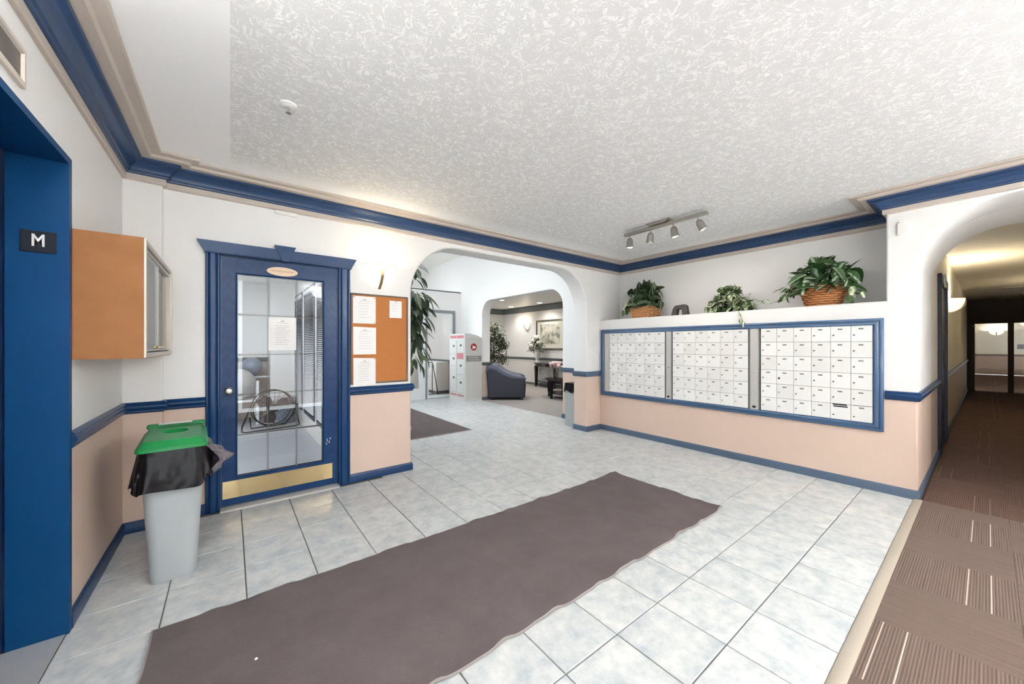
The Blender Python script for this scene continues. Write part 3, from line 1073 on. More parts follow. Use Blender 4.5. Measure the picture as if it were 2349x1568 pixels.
ln_.box(LX + .012, cx1 - .031, cy0 + .015, cy1 - .015, cz0 + .0125, cz0 + .015).box(LX + .012, cx1 - .031, cy0 + .015, cy1 - .015, cz1 - .015, cz1 - .0125)
part('lining', ln_, 'white', dc)
fC = lambda a, b, p: (cx1 + p, a, b)
part('front_frame', MB().frame(cy0 + .004, cy1 - .004, cz0 + .004, cz1 - .004, [(0, 0), (0, .006), (.003, .008), (.022, .008), (.024, .004), (.024, -.03), (0, -.03)], fC), 'almond', dc)
part('upper_track', MB().box(cx1 - .03, cx1 - .004, cy0 + .036, cy1 - .036, cz1 - .052, cz1 - .036), 'alu', dc)
part('lower_track', MB().box(cx1 - .03, cx1 - .004, cy0 + .036, cy1 - .036, cz0 + .036, cz0 + .044), 'alu', dc)
part('sliding_pane', MB().box(cx1 - .012, cx1 - .008, cy0 + .036, cy0 + .56, cz0 + .044, cz1 - .05), 'glass', dc)
part('sliding_pane', MB().box(cx1 - .024, cx1 - .020, cy0 + .5, cy1 - .036, cz0 + .044, cz1 - .05), 'glass', dc)
part('latch', MB().cbox(cx1 - .006, cx1 + .012, cy0 + .5, cy0 + .62, cz0 + .05, cz0 + .062, .002), 'brass', dc)
pb = MB()
for k in range(3):
    yy = cy0 + .1 + k * .3
    pb.box(LX + .0125, LX + .0135, yy, yy + .21, cz0 + .16, cz0 + .45)
part('posted_sheet', pb, 'paper', dc)

# ------------------------------------------------------------------ recycling bin
bn = thing('recycling_bin', (-0.24, 2.955, 0), 'grey recycling bin with green lid and black bag', 'bin', rz=math.radians(3))


def rr_ring(w, d, r, z, n=4, dx=0, dy=0):
    return [(a + dx, b + dy, z) for a, b in rrect(-w / 2, w / 2, -d / 2, d / 2, min(r, w / 2 - .001, d / 2 - .001), n)]


# local frame: x across (0.27 wide), y along depth
BW, BD = 0.215, 0.44
body = MB().rings([rr_ring(BW - .03, BD - .02, .035, .0), rr_ring(BW - .016, BD - .01, .045, .012), rr_ring(BW + .005, BD + .02, .05, .25), rr_ring(BW + .03, BD + .05, .05, .50), rr_ring(BW + .05, BD + .07, .05, .735)], True, True)
bn.location = (-0.262, 3.005, 0)
bn.scale = (1, 1, .955)
part('body', body, 'bin', bn, True, 50, world=False)
# bag skirt with folds
bag = []
nb = 72
for k in range(6):
    z = .775 - k * .042
    ring = []
    for i in range(nb):
        a = 2 * math.pi * i / nb
        w, d = BW + .075 + .012 * k, BD + .095 + .012 * k
        ca, sa = math.cos(a), math.sin(a)
        e = 0.28
        x = math.copysign(abs(ca) ** e, ca) * w / 2
        y = math.copysign(abs(sa) ** e, sa) * d / 2
        f_ = 1 + .02 * k / 5 * math.sin(7 * a + 1.3) + .022 * k / 5 * math.sin(13 * a) + .015 * k / 5 * math.sin(23 * a + k)
        sag = 0
        if k == 5:
            sag = -.02 * math.sin(3 * a + .6) - .014 * math.sin(8 * a)
        ring.append((x * f_, y * f_, z + sag))
    bag.append(ring)
part('bag', MB().rings(bag, False, False), 'bag', bn, True, 60, world=False, label='black plastic bag folded over the rim')
# loose corner of the bag, crumpled
cr = MB()
for s_ in range(1):
    R_ = []
    for k in range(13):
        q = k / 12
        row = []
        for i in range(17):
            p = i / 16
            x = .135 + .125 * max(0, 1 - abs(q - .58) / .6) * max(0, 1 - abs(p - .32) / .72) + .014 * math.sin(11 * p + 7 * q) + .010 * math.sin(23 * p - 9 * q)
            y = -.22 + .34 * p + .012 * math.sin(14 * q + 3 * p)
            z = .765 - .165 * q - .03 * math.sin(5 * p + 1) * q
            row.append((x, y, z))
        R_.append(row)
    cr.rings(R_, False, False, False)
part('bag_corner', cr, 'bag_clear', bn, True, 60, world=False, label='crumpled translucent bag corner')
# lid with sloped skirt and round hole
lw, ld = BW + .085, BD + .105
lid = MB()
hole = [(.062 * math.cos(2 * math.pi * i / 40), .072 * math.sin(2 * math.pi * i / 40) + .03) for i in range(40)]
top = slab([rrect(-lw / 2 + .03, lw / 2 - .03, -ld / 2 + .03, ld / 2 - .03, .03, 4), hole], lambda a, b, t: (a, b, .822 + t), .006)
lid.add(top.v, top.f)
lid.rings([rr_ring(lw, ld, .03, .772), rr_ring(lw, ld, .03, .790), rr_ring(lw - .014, ld - .014, .03, .797), rr_ring(lw - .05, ld - .05, .032, .824), rr_ring(lw - .062, ld - .062, .03, .827)], False, False)
lid.rings([[(a, b, .827) for a, b in hole], [(a * 1.02, (b - .03) * 1.02 + .03, .770) for a, b in hole]], False, False)
part('lid', lid, 'lid', bn, True, 35, world=False, label='green lid with round opening')
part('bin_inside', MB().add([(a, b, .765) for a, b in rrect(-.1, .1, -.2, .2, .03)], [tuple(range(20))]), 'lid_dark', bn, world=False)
part('handle_tab', MB().cbox(-lw / 2 + .01, lw / 2 - .01, ld / 2 - .045, ld / 2 - .005, .815, .845, .006), 'lid', bn, True, 40, world=False)
part('paper_label', MB().box(-.085, .075, ld / 2 - .072, ld / 2 - .012, .8455, .8475), 'paper', bn, world=False)

# ------------------------------------------------------------------ floor mats
def mat_mesh(x0, x1, y0, y1, nx, ny, amp, seed, f=2 * math.pi / .31):
    rnd = random.Random(seed)
    ph = [rnd.uniform(0, 6.28) for _ in range(8)]
    top, edge = [], []
    def wob(u, side):
        return amp * (math.sin(u * f + ph[side]) * .6 + math.sin(u * f * 1.9 + ph[side + 2]) * .3 + math.sin(u * f * .45 + ph[side + 4]) * .4)
    vs = []
    for j in range(ny + 1):
        for i in range(nx + 1):
            a, b = i / nx, j / ny
            x, y = x0 + (x1 - x0) * a, y0 + (y1 - y0) * b
            e0, e1 = max(0, 1 - b * 6), max(0, 1 - (1 - b) * 6)
            s0, s1 = max(0, 1 - a * 9), max(0, 1 - (1 - a) * 9)
            lift = 0
            for e, sd, u in ((e0, 0, x), (e1, 1, x), (s0, 2, y), (s1, 3, y)):
                lift += e * max(0, wob(u, sd))
            y += (e0 * wob(x, 0) - e1 * wob(x, 1)) * .35
            x += (s0 * wob(y, 2) - s1 * wob(y, 3)) * .25
            vs.append((x, y, .008 + lift))
    m_ = nx + 1
    fs = [(j * m_ + i, j * m_ + i + 1, (j + 1) * m_ + i + 1, (j + 1) * m_ + i) for j in range(ny) for i in range(nx)]
    return vs, fs, m_


def floor_mat(name, x0, x1, y0, y1, label, amp, seed, group='floor mats'):
    t_ = thing(name, ((x0 + x1) / 2, (y0 + y1) / 2, 0), label, 'mat', group)
    vs, fs, m_ = mat_mesh(x0, x1, y0, y1, 150, 40, amp, seed)
    part('pile', MB().add(vs, fs), 'mat', t_, True)
    n = 40
    per = [i for i in range(m_)] + [j * m_ + m_ - 1 for j in range(1, n + 1)] + [n * m_ + i for i in range(m_ - 2, -1, -1)] + [j * m_ for j in range(n - 1, 0, -1)]
    cx, cy = (x0 + x1) / 2, (y0 + y1) / 2
    def push(p, d, dz):
        ax = d if p[0] > x1 - .02 else (-d if p[0] < x0 + .02 else 0)
        ay = d if p[1] > y1 - .03 else (-d if p[1] < y0 + .03 else 0)
        return (p[0] + ax, p[1] + ay, p[2] + dz)
    r0 = [push(vs[i], 0.0, .0006) for i in per]
    r1 = [push(vs[i], .008, -.0016) for i in per]
    r2 = [push(vs[i], .008, -.0052) for i in per]
    r3 = [push(vs[i], -.01, -.0055) for i in per]
    part('rubber_edge', MB().rings([r0, r1, r2, r3], False, False), 'rubber', t_, True, 40, label='pale rubber edge')
    return t_


floor_mat('runner_mat', -0.275, 3.115, 1.305, 2.330, 'long charcoal runner mat with rippled edges on the tiles', .014, 3)
floor_mat('entrance_mat', 1.3, 2.95, 4.90, 7.7, 'charcoal entrance mat on the tiles beyond the arch', .002, 5)
def crumb(x, y, z, s, label):
    mb = MB()
    pts = [(x + s * math.cos(a) * random.uniform(.6, 1.2), y + s * math.sin(a) * random.uniform(.5, 1.1)) for a in [k * 1.047 for k in range(6)]]
    mb.rings([[(a, b, z) for a, b in pts], [(x + (a - x) * .6, y + (b - y) * .6, z + s * .5) for a, b in pts]])
    solo('paper_scrap', mb, 'crumb', (x, y, z), label, 'litter', 'litter scraps')
crumb(0.085, 1.86, .009, .008, 'white paper scrap lying on the runner mat')
crumb(2.49, 0.74, .0005, .008, 'white crumb on a tile near the carpet strip')
crumb(1.41, .68, .0005, .008, 'white crumb on the nearest floor tiles')

# ------------------------------------------------------------------ mailboxes
mf = thing('mailbox_surround', (BX, 2.134, 0.54), 'blue moulded frame around the three mailbox banks', 'frame')
fM = lambda a, b, p: (BX - p, a, b)
part('moulding', MB().frame(0.563, 3.705, 0.54, 1.553, [(0, 0), (0, .018), (.004, .026), (.012, .030), (.022, .028), (.026, .022), (.034, .024), (.042, .034), (.052, .036), (.060, .030), (.064, .018), (.070, .016), (.070, 0)], fM), 'blue_mail', mf, True, 40)
part('back_plate', MB().box(BX - .006, BX, 0.625, 3.64, 0.60, 1.495), 'alu_dark', mf)
MBX = BX - .018
lock_me = MB().lathe([(.0075, 0), (.0075, .004), (.005, .006), (.002, .006)], (0, 0, 0), ax=(-1, 0, 0), seg=10).mesh('lock', 'chrome', True, 40)
lock_dark = MB().lathe([(.010, 0), (.010, .005), (.006, .007), (.003, .007)], (0, 0, 0), ax=(-1, 0, 0), seg=10).mesh('lock', 'black_metal', True, 40)
plate_me = MB().box(-.0012, 0, -.017, .017, -.006, .006).mesh('number_plate', 'plate')
slot_me = MB().box(-.0014, 0, -.052, .052, -.006, .006).mesh('mail_slot', 'black')
banks = [(2.635, 3.538, 'left mailbox bank next to the pier'), (1.639, 2.525, 'middle mailbox bank between the two lock posts'), (0.633, 1.515, 'right mailbox bank nearest the hall arch')]
zb0, zb1 = 0.606, 1.492
for bi, (a, b, lab) in enumerate(banks):
    bk = thing('mailbox_bank', (MBX, (a + b) / 2, zb0), lab, 'mailboxes', 'mailbox banks')
    part('cabinet', MB().box(MBX + .004, BX - .0005, a - .004, b + .004, zb0 - .003, zb1 + .003), 'alu_dark', bk)
    w, h_ = (b - a) / 6, (zb1 - zb0) / 6
    dme = MB().cbox(-.006, .0035, -w / 2 + .0014, w / 2 - .0014, -h_ / 2 + .0014, h_ / 2 - .0014, .0012).mesh('mailbox_door', 'mailbox')
    for i in range(6):
        for j in range(6):
            cy, cz = a + w * (i + .5), zb0 + h_ * (j + .5)
            d = link('mailbox_door', dme, bk, (0, cy - (a + b) / 2, cz - zb0))
            last = bi == 2 and j == 0 and i in (0, 1)
            link('lock', lock_dark if (bi == 2 and i == 4 and j == 2) else lock_me, d, (-.006, w * .5 - .022, -.012 if not last else -.03))
            if bi == 2 and j == 0 and i == 1:
                link('mail_slot', slot_me, d, (-.006, .0, h_ * .34))
                link('mail_slot', slot_me, d, (-.0062, .006, h_ * .46))
            elif bi == 2 and j == 0 and i == 0:
                so = link('mail_slot', slot_me, d, (-.006, .0, h_ * .5))
                so.scale = (1, 1.15, .3)
                link('number_plate', plate_me, d, (-.006, 0, h_ * .36))
            else:
                link('number_plate', plate_me, d, (-.006, .004, h_ * .30))
for a, b, lab in ((1.532, 1.626, 'metal lock post between middle and right mailbox banks'), (2.540, 2.622, 'metal lock post between left and middle mailbox banks')):
    ps = thing('lock_post', (MBX, (a + b) / 2, zb0), lab, 'post', 'mailbox lock posts')
    part('post', MB().cbox(MBX - .010, BX - .001, a + .010, b - .010, zb0 - .004, zb1 + .006, .002), 'alu', ps)
    part('side_channel', MB().box(MBX - .006, BX - .001, a, a + .006, zb0 - .004, zb1 + .006), 'steel', ps)
    part('side_channel', MB().box(MBX - .006, BX - .001, b - .006, b, zb0 - .004, zb1 + .006), 'steel', ps)
    part('lock', MB().lathe([(.011, 0), (.011, .006), (.006, .009)], (MBX - .010, (a + b) / 2, 1.02), ax=(-1, 0, 0), seg=12), 'chrome', ps, True, 40)
    part('black_tab', MB().box(MBX - .0115, MBX - .010, (a + b) / 2 - .016, (a + b) / 2 + .016, .622, .646), 'black', ps)
es = thing('edge_strip', (MBX, 3.575, zb0), 'plain metal filler strip at the pier end of the mailboxes', 'metal strip')
part('strip', MB().cbox(MBX - .006, BX - .001, 3.546, 3.630, zb0 - .003, zb1 + .004, .002), 'alu', es)
part('lock', MB().lathe([(.008, 0), (.008, .004), (.004, .006)], (MBX - .006, 3.585, 1.04), ax=(-1, 0, 0), seg=10), 'chrome', es, True, 40)


# ------------------------------------------------------------------ leaves
def leaf_mb(L=1.0, W=.36, fold=.12, droop=.25, n=5, shape=.42):
    """blade along +x, base at origin, slightly folded and drooping"""
    mb = MB()
    rows = []
    for k in range(n + 1):
        q = k / n
        wq = W / 2 * (math.sin(math.pi * min(1, (q ** (shape / .5)) * .96 + .02)) ** .8)
        if k == n:
            wq = .004
        z = -droop * q * q
        rows.append([(q * L, wq, z + fold * wq), (q * L, 0, z), (q * L, -wq, z + fold * wq)])
    mb.rings(rows, False, False, False)
    return mb


def place(me, parent, loc, dirv, roll, size, name='leaf'):
    o = link(name, me, parent)
    d = Vector(dirv).normalized()
    up = Vector((0, 0, 1))
    y = up.cross(d)
    if y.length < 1e-3:
        y = Vector((0, 1, 0))
    y.normalize()
    z = d.cross(y)
    R_ = Matrix((d, y, z)).transposed().to_4x4() @ Matrix.Rotation(roll, 4, 'X')
    o.matrix_local = Matrix.Translation(loc) @ R_ @ Matrix.Scale(size, 4)
    return o


LEAF = {}
for key, mat in (('dark', 'leaf_dark'), ('var', 'leaf_var'), ('green', 'leaf_green'), ('big', 'leaf_big')):
    if key == 'var':
        LEAF[key] = [leaf_mb(1, .72, .3, .22, 5, .34).mesh('leaf', mat, True), leaf_mb(1, .62, .4, .4, 5, .36).mesh('leaf', mat, True)]
    elif key == 'big':
        LEAF[key] = [leaf_mb(1, .34, .25, .10, 6, .5).mesh('leaf', mat, True), leaf_mb(1, .30, .35, .3, 6, .46).mesh('leaf', mat, True)]
    else:
        LEAF[key] = [leaf_mb(1, .58, .3, .22, 5, .38).mesh('leaf', mat, True), leaf_mb(1, .48, .4, .4, 5, .40).mesh('leaf', mat, True)]


def bush(parent, key, rx, ry, z0, h_, n, lsize, rnd, low=-.15, lift=.2):
    """overlapping leaves spread over a dome; parent's own frame, base at z0"""
    for k in range(n):
        a = rnd.uniform(0, 2 * math.pi)
        q = rnd.uniform(low, 1.0)
        el = q * math.pi / 2
        rr = rnd.uniform(.5, 1.0) ** .6
        o_ = Vector((math.cos(a) * math.cos(el), math.sin(a) * math.cos(el), math.sin(el)))
        p = Vector((o_.x * rx * rr, o_.y * ry * rr, z0 + max(-.02, o_.z * h_ * rr)))
        tn = Vector((-math.sin(a), math.cos(a), 0)) * rnd.uniform(-1, 1)
        d = o_ * rnd.uniform(.1, .7) + tn + Vector((0, 0, rnd.uniform(-.8, .3) + lift * (q - .4)))
        s_ = lsize * rnd.uniform(.7, 1.25)
        d.normalize()
        b0 = p - d * s_ * .5
        tip = b0 + d * s_
        if min(b0.z, tip.z) < .005:
            b0.z += .005 - min(b0.z, tip.z)
        place(rnd.choice(LEAF[key]), parent, b0, d, rnd.uniform(-.9, .9), s_)


def basket(parent, w0, w1, h_, kind, rows=11, stakes=28, depth=None):
    """woven basket: rings of wavy strands around upright stakes, in the parent's frame"""
    def outline(q, n, ph=0, amp=0.0, lift=0):
        w = w0 + (w1 - w0) * q
        pts = []
        for i in range(n):
            a = 2 * math.pi * i / n
            ca, sa = math.cos(a), math.sin(a)
            if kind == 'square':
                e = .25
                x, y = math.copysign(abs(ca) ** e, ca) * w / 2 * .82, math.copysign(abs(sa) ** e, sa) * w / 2
            else:
                x, y = ca * w / 2 * .8, sa * w / 2
            r_ = 1 + amp * math.sin(stakes / 2 * a + ph)
            pts.append((x * r_, y * r_, h_ * q + lift))
        return pts
    wv = MB()
    n = stakes * 4
    for k in range(rows):
        q = (k + .5) / rows
        pts = outline(q, n, math.pi * (k % 2), .05)
        th = h_ / rows * .40
        R_ = []
        for i in range(n):
            p = Vector(pts[i])
            o_ = Vector((p.x, p.y, 0)).normalized()
            R_.append([p + o_ * .004 + Vector((0, 0, -th)), p + o_ * .007, p + o_ * .004 + Vector((0, 0, th)), p - o_ * .003])
        R_.append(R_[0])
        wv.rings(R_, False, False)
    o = part('weave', wv, 'wicker' if kind == 'square' else 'wicker_dark', parent, True, 60, world=False, label='woven wicker strands')
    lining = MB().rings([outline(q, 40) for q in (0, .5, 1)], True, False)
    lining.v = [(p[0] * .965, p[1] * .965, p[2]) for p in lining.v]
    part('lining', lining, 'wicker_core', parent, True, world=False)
    rimpts = outline(1.0, 60)
    R_ = []
    for i in range(60):
        p = Vector(rimpts[i])
        o_ = Vector((p.x, p.y, 0)).normalized()
        tw = i * .9
        R_.append([p + (o_ * math.cos(tw + b) + Vector((0, 0, 1)) * math.sin(tw + b)) * (.009 if kind == 'round' else .006) for b in (0, 1.57, 3.14, 4.71)])
    R_.append(R_[0])
    part('rim', MB().rings(R_, False, False), 'wicker', parent, True, world=False)
    soil = outline(.86, 40)
    part('soil', MB().add([(x * .93, y * .93, z) for x, y, z in soil], [tuple(range(40))]), 'soil', parent, world=False)


rnd = random.Random(4)
SZ = 1.7055
p1 = thing('potted_plant', (4.80, 3.06, SZ), 'dark leafy plant in small square wicker basket on the ledge', 'plant', 'plants on the ledge')
basket(p1, .30, .37, .155, 'square', 8, 24)
for hx in ((-.10, .185), (-.10, -.185)):
    part('basket_handle', MB().tube([(hx[0] - .03, hx[1], .14), (hx[0] - .03, hx[1] * 1.03, .185), (hx[0] + .01, hx[1] * 1.03, .19), (hx[0] + .02, hx[1], .15)], .006, 6), 'wicker', p1, True, world=False)
bush(p1, 'dark', .21, .33, .17, .34, 105, .155, rnd, -.2)
bush(p1, 'dark', .14, .22, .15, .22, 40, .15, rnd, 0.0)
for k in range(12):   # trailing runner at the pier side
    place(rnd.choice(LEAF['var']), p1, (-.10 + rnd.uniform(-.04, .04), .26 + rnd.uniform(-.03, .07), .10 + rnd.uniform(0, .14)), (rnd.uniform(-.6, .2), rnd.uniform(-.2, .6), -.8), rnd.uniform(-1, 1), rnd.uniform(.07, .1))

p2 = thing('potted_plant', (4.80, 1.92, SZ), 'trailing variegated pothos between arch ornament and large basket', 'plant', 'plants on the ledge')
part('pot', MB().lathe([(.05, 0), (.065, .07), (.07, .08), (.063, .082), (.06, .07)], seg=24), 'soil', p2, True, 40, world=False)
bush(p2, 'var', .19, .27, .04, .27, 150, .10, rnd, -.05)
bush(p2, 'var', .17, .24, .02, .15, 110, .095, rnd, -.05)
for key, pts in (('runner', [(-.12, -.16, .12), (-.17, -.26, .10), (-.19, -.33, .12), (-.18, -.38, .09), (-.19, -.43, .10)]), ('drop', [(-.10, -.10, .08), (-.19, -.15, .04), (-.215, -.19, -.03), (-.22, -.21, -.09), (-.225, -.23, -.13)])):
    part('vine', MB().tube(pts, .0025, 5), 'stem', p2, True, world=False)
    for k, p in enumerate(pts[1:]):
        dv = (rnd.uniform(-.7, .0), rnd.uniform(-.8, .1), rnd.uniform(-.9, .1)) if key == 'runner' else (-.25, rnd.uniform(-.6, .5), -1)
        place(rnd.choice(LEAF['var']), p2, p, dv, rnd.uniform(-.5, .5), rnd.uniform(.05, .075))

p3 = thing('potted_plant', (4.79, 1.03, SZ), 'large bushy plant in round honey coloured wicker basket', 'plant', 'plants on the ledge')
basket(p3, .27, .38, .20, 'round', 9, 26)
bush(p3, 'green', .23, .29, .19, .28, 120, .175, rnd, -.12)
for k in range(5):
    y = .22 + .05 * k
    part('vine', MB().tube([(-.10, .12, .20), (-.14, .2, .19 - .01 * k), (-.15, y, .10 - .012 * k)], .0022, 5), 'stem', p3, True, world=False)
for k in range(26):
    s_ = rnd.choice((1, 1, -1))
    place(rnd.choice(LEAF['var'] if s_ < 0 else LEAF['green']), p3, (-.10 + rnd.uniform(-.07, .05), s_ * rnd.uniform(.20, .31), .06 + rnd.uniform(0, .17)), (rnd.uniform(-.7, .1), s_ * rnd.uniform(-.1, .8), rnd.uniform(-1, .1)), rnd.uniform(-1, 1), rnd.uniform(.06, .1))

# grey arch ornament
ao = [(-.112, 0), (-.085, .095), (-.055, .135), (.065, .145), (.092, .125), (.112, 0), (.044, 0), (.036, .082), (-.03, .082), (-.044, 0)]
mb = MB()
ao_b = slab([ao], lambda a, b, t: (4.70 + t, 2.51 - a, SZ + b), .09, .012, 2)
solo('arch_ornament', ao_b, 'arch_grey', (4.745, 2.51, SZ), 'small dark grey arch shaped block on the ledge', 'ornament', smooth=True, angle=40)

# ------------------------------------------------------------------ track light
tl = thing('track_light', (3.66, 2.13, CZ), 'brushed nickel track light with four swivel heads', 'ceiling light')
TX = 3.655
bar = MB().cbox(TX - .022, TX + .022, 1.66, 2.605, CZ - .060, CZ - .030, .004)
part('bar', bar, 'nickel', tl, True, 40)
can = MB().prism([(2.03, CZ), (2.31, CZ), (2.27, CZ - .030), (2.07, CZ - .030)], lambda a, b, k: ((TX - .055, TX + .055)[k], a, b))
part('canopy', can, 'nickel', tl)
for (y, ax) in ((2.535, (.02, .02, -1)), (2.27, (.10, .16, -1)), (2.01, (.14, -.14, -1)), (1.755, (.30, -.42, -1))):
    ax = Vector(ax).normalized()
    hp = Vector((TX, y, CZ - .060))
    hd_ = part('lamp_head', MB().lathe([(.004, .0), (.018, .004), (.030, .018), (.036, .040), (.037, .085), (.039, .088), (.042, .112), (.038, .113), (.034, .09), (.030, .06), (.004, .05)], hp + Vector((0, 0, -.028)), ax=ax, seg=20), 'nickel', tl, True, 40)
    part('stem', MB().tube([hp, hp + Vector((0, 0, -.035))], .006, 8), 'nickel', hd_, True)
    part('bulb', MB().lathe([(.001, .094), (.020, .094), (.031, .100), (.033, .106)], hp + Vector((0, 0, -.028)), ax=ax, seg=16), 'lamp_face', hd_, True, 40)
    lp_ = hp + Vector((0, 0, -.028)) + ax * .13
    aim = Vector((4.75, y - .15, 1.45))
    lamp('track_bulb', 'SPOT', lp_, 4.6, (1, .92, .84), .05, aim=aim, spot=math.radians(105), blend=.9)

# ------------------------------------------------------------------ beyond the arch: entrance hall
RX = 4.75
va = arch(4.71, 7.40, 0, 2.36, 0.34, 10)
out = [(4.0, 0), (4.71, 0)] + list(reversed(va[2:])) + [(7.40, 0), (10.6, 0), (10.6, 3.63), (4.0, 3.63)]
struct('wall_entry_right', slab([out], YZ(RX), 0.24, .015), 'wall', 'tall white wall with the inner arch to the lounge', 'wall', smooth=True, angle=35)
# front wall of the airlock with glazed door and sidelight
out = [rect(1.2, RX, 0, 2.68), rect(3.80, 4.565, 0.0, 2.185), rect(2.55, 3.76, 0.03, 2.185)]
struct('wall_entry', slab([[(1.2, 0), (2.55, 0), (2.55, 2.185), (4.565, 2.185), (4.565, 0), (RX, 0), (RX, 2.68), (1.2, 2.68)]], XZ(8.4), 0.12), 'wall', 'white wall over the glass entrance doors', 'wall')
struct('ceiling_airlock', MB().box(1.2, RX, 8.4, 10.6, 2.66, 2.70), 'white', 'flat white top of the entrance airlock', 'ceiling')
# outer wall with window
struct('wall_outer', slab([[(1.2, 0), (RX + .2, 0), (RX + .2, 3.63), (3.0, 4.75), (1.2, 3.63)], rect(1.6, 3.9, .35, 2.3)], XZ(10.55), .15), 'wall_plain', 'far outer wall of the entrance with wide window', 'wall')
# vaulted ceiling; the left slope is an added skylight for daylight
struct('ceiling_entry', MB().prism([(RX + .2, 3.49), (3.0, 4.72), (3.0, 4.80), (RX + .2, 3.60)], lambda a, b, k: (a, (4.0, 10.7)[k], b)), 'white', 'sloped white ceiling above the entrance', 'ceiling')
sky = thing('window_6', (2.0, 7.3, 3.4), 'added glazed roof slope letting daylight into the entrance', 'skylight', kind='structure')
part('pane', MB().prism([(1.0, 3.40), (3.0, 4.76), (3.0, 4.765), (1.0, 3.405)], lambda a, b, k: (a, (4.0, 10.7)[k], b)), 'glass_tinted', sky)
for k in range(6):
    yy = 4.05 + k * 1.3
    part('glazing_bar', MB().prism([(1.0, 3.36), (3.0, 4.72), (3.0, 4.80), (1.0, 3.44)], lambda a, b, q: (a, (yy, yy + .06)[q], b)), 'frame_white', sky)
struct('wall_entry_left', slab([rect(4.0, 10.6, 0, 3.5), rect(4.3, 8.2, 0.5, 3.3)], YZ(1.06), .14), 'wall_plain', 'unseen side wall of the entrance, opened wide to admit daylight', 'wall')  # large unglazed opening, shaped to let daylight in
struct('wall_gable', slab([rect(-0.8, 5.25, 2.72, 3.4), ], XZ(3.87), .13), 'wall_plain', 'upper wall above the wide arch on the entrance side', 'wall')
struct('wall_gable_top', slab([[(1.0, 3.4), (5.0, 3.4), (3.0, 4.8)]], XZ(3.87), .13), 'wall_plain', 'gable end wall above the wide arch', 'wall')
rail('baseboard_entry', [(RX, 10.5), (RX, 8.52)], 'grey baseboard inside the entrance airlock', 'grey_rail', BASE, 'baseboard')
rail('trim_7', [(RX, 10.5), (RX, 8.52)], 'dark rail inside the entrance airlock', 'grey_rail')
rail('trim_8', [(RX, 7.40 + .3), (RX, 7.40), (RX + .24, 7.40)], 'grey chair rail on the far jamb of the lounge arch', 'grey_rail')
rail('trim_9', [(RX + .24, 4.71), (RX, 4.71), (RX, 4.0)], 'grey chair rail on the near jamb of the lounge arch', 'blue_lit')
rail('baseboard_lounge', [(RX + .24, 4.71), (RX, 4.71), (RX, 4.0)], 'grey baseboard on the near jamb of the lounge arch', 'blue_lit', BASE, 'baseboard')
rail('baseboard_jamb', [(RX, 7.42), (RX, 7.40), (RX + .24, 7.40)], 'grey baseboard on the far jamb of the lounge arch', 'grey_rail', BASE, 'baseboard')

# entrance door and sidelight
ed = thing('door_3', (4.18, 8.4, 0), 'white framed glass entrance door with grey surround', 'door', kind='structure')
part('surround', slab([[(3.76, 0), (3.80, 0), (3.80, 2.13), (4.51, 2.13), (4.51, 0), (4.57, 0), (4.57, 2.19), (3.76, 2.19)]], XZ(8.375), .06), 'frame_grey', ed)
part('leaf_frame', slab([rect(3.802, 4.508, .01, 2.128), rect(3.845, 4.462, .07, 2.06)], XZ(8.40), .045), 'frame_white', ed)
part('pane', MB().box(3.845, 4.462, 8.418, 8.424, .07, 2.06), 'glass', ed)
part('pull_handle', MB().tube([(4.44, 8.40, 1.45), (4.44, 8.36, 1.45), (4.44, 8.36, 1.72), (4.44, 8.40, 1.72)], .009, 8), 'frame_white', ed, True)
sl = thing('window_1', (3.2, 8.4, 0), 'white framed glazed door leaf left of the entrance door', 'window', kind='structure')
part('frame', slab([rect(2.55, 3.76, 0.0, 2.185), rect(2.68, 3.60, .26, 2.08)], XZ(8.395), .05), 'frame_white', sl)
part('pane', MB().box(2.68, 3.60, 8.42, 8.426, .26, 2.08), 'glass', sl)
part('mid_rail', MB().box(3.60, 3.76, 8.393, 8.395, 1.08, 1.09), 'frame_grey', sl)
ow = thing('window_2', (2.75, 10.55, .35), 'wide outer window of the entrance', 'window', kind='structure')
part('frame', slab([rect(1.6, 3.9, .35, 2.3), rect(1.66, 2.70, .41, 2.24), rect(2.76, 3.40, .41, 2.24), rect(3.46, 3.84, .41, 2.24)], XZ(10.57), .06), 'frame_white', ow)
part('pane', MB().box(1.66, 3.84, 10.598, 10.602, .41, 2.24), 'glass', ow)
struct('ground', MB().box(-20, 12, 10.75, 30, -.3, -.05), 'snow', 'snow covered ground outside the entrance', 'ground')
hg = MB()
rh = random.Random(8)
for k in range(420):
    x, y, z = rh.uniform(-1, 6), rh.uniform(13, 14.2), rh.uniform(-.05, 1.3)
    s_ = rh.uniform(.06, .16)
    hg.add([(x, y, z), (x + s_, y + rh.uniform(-.05, .05), z + rh.uniform(-.05, .1)), (x + rh.uniform(0, s_), y, z + s_)], [(0, 1, 2)])
o = link('hedge', hg.mesh('hedge', 'hedge'))
tag(o, 'frosty grey hedge outside the entrance window', 'hedge', kind='stuff')

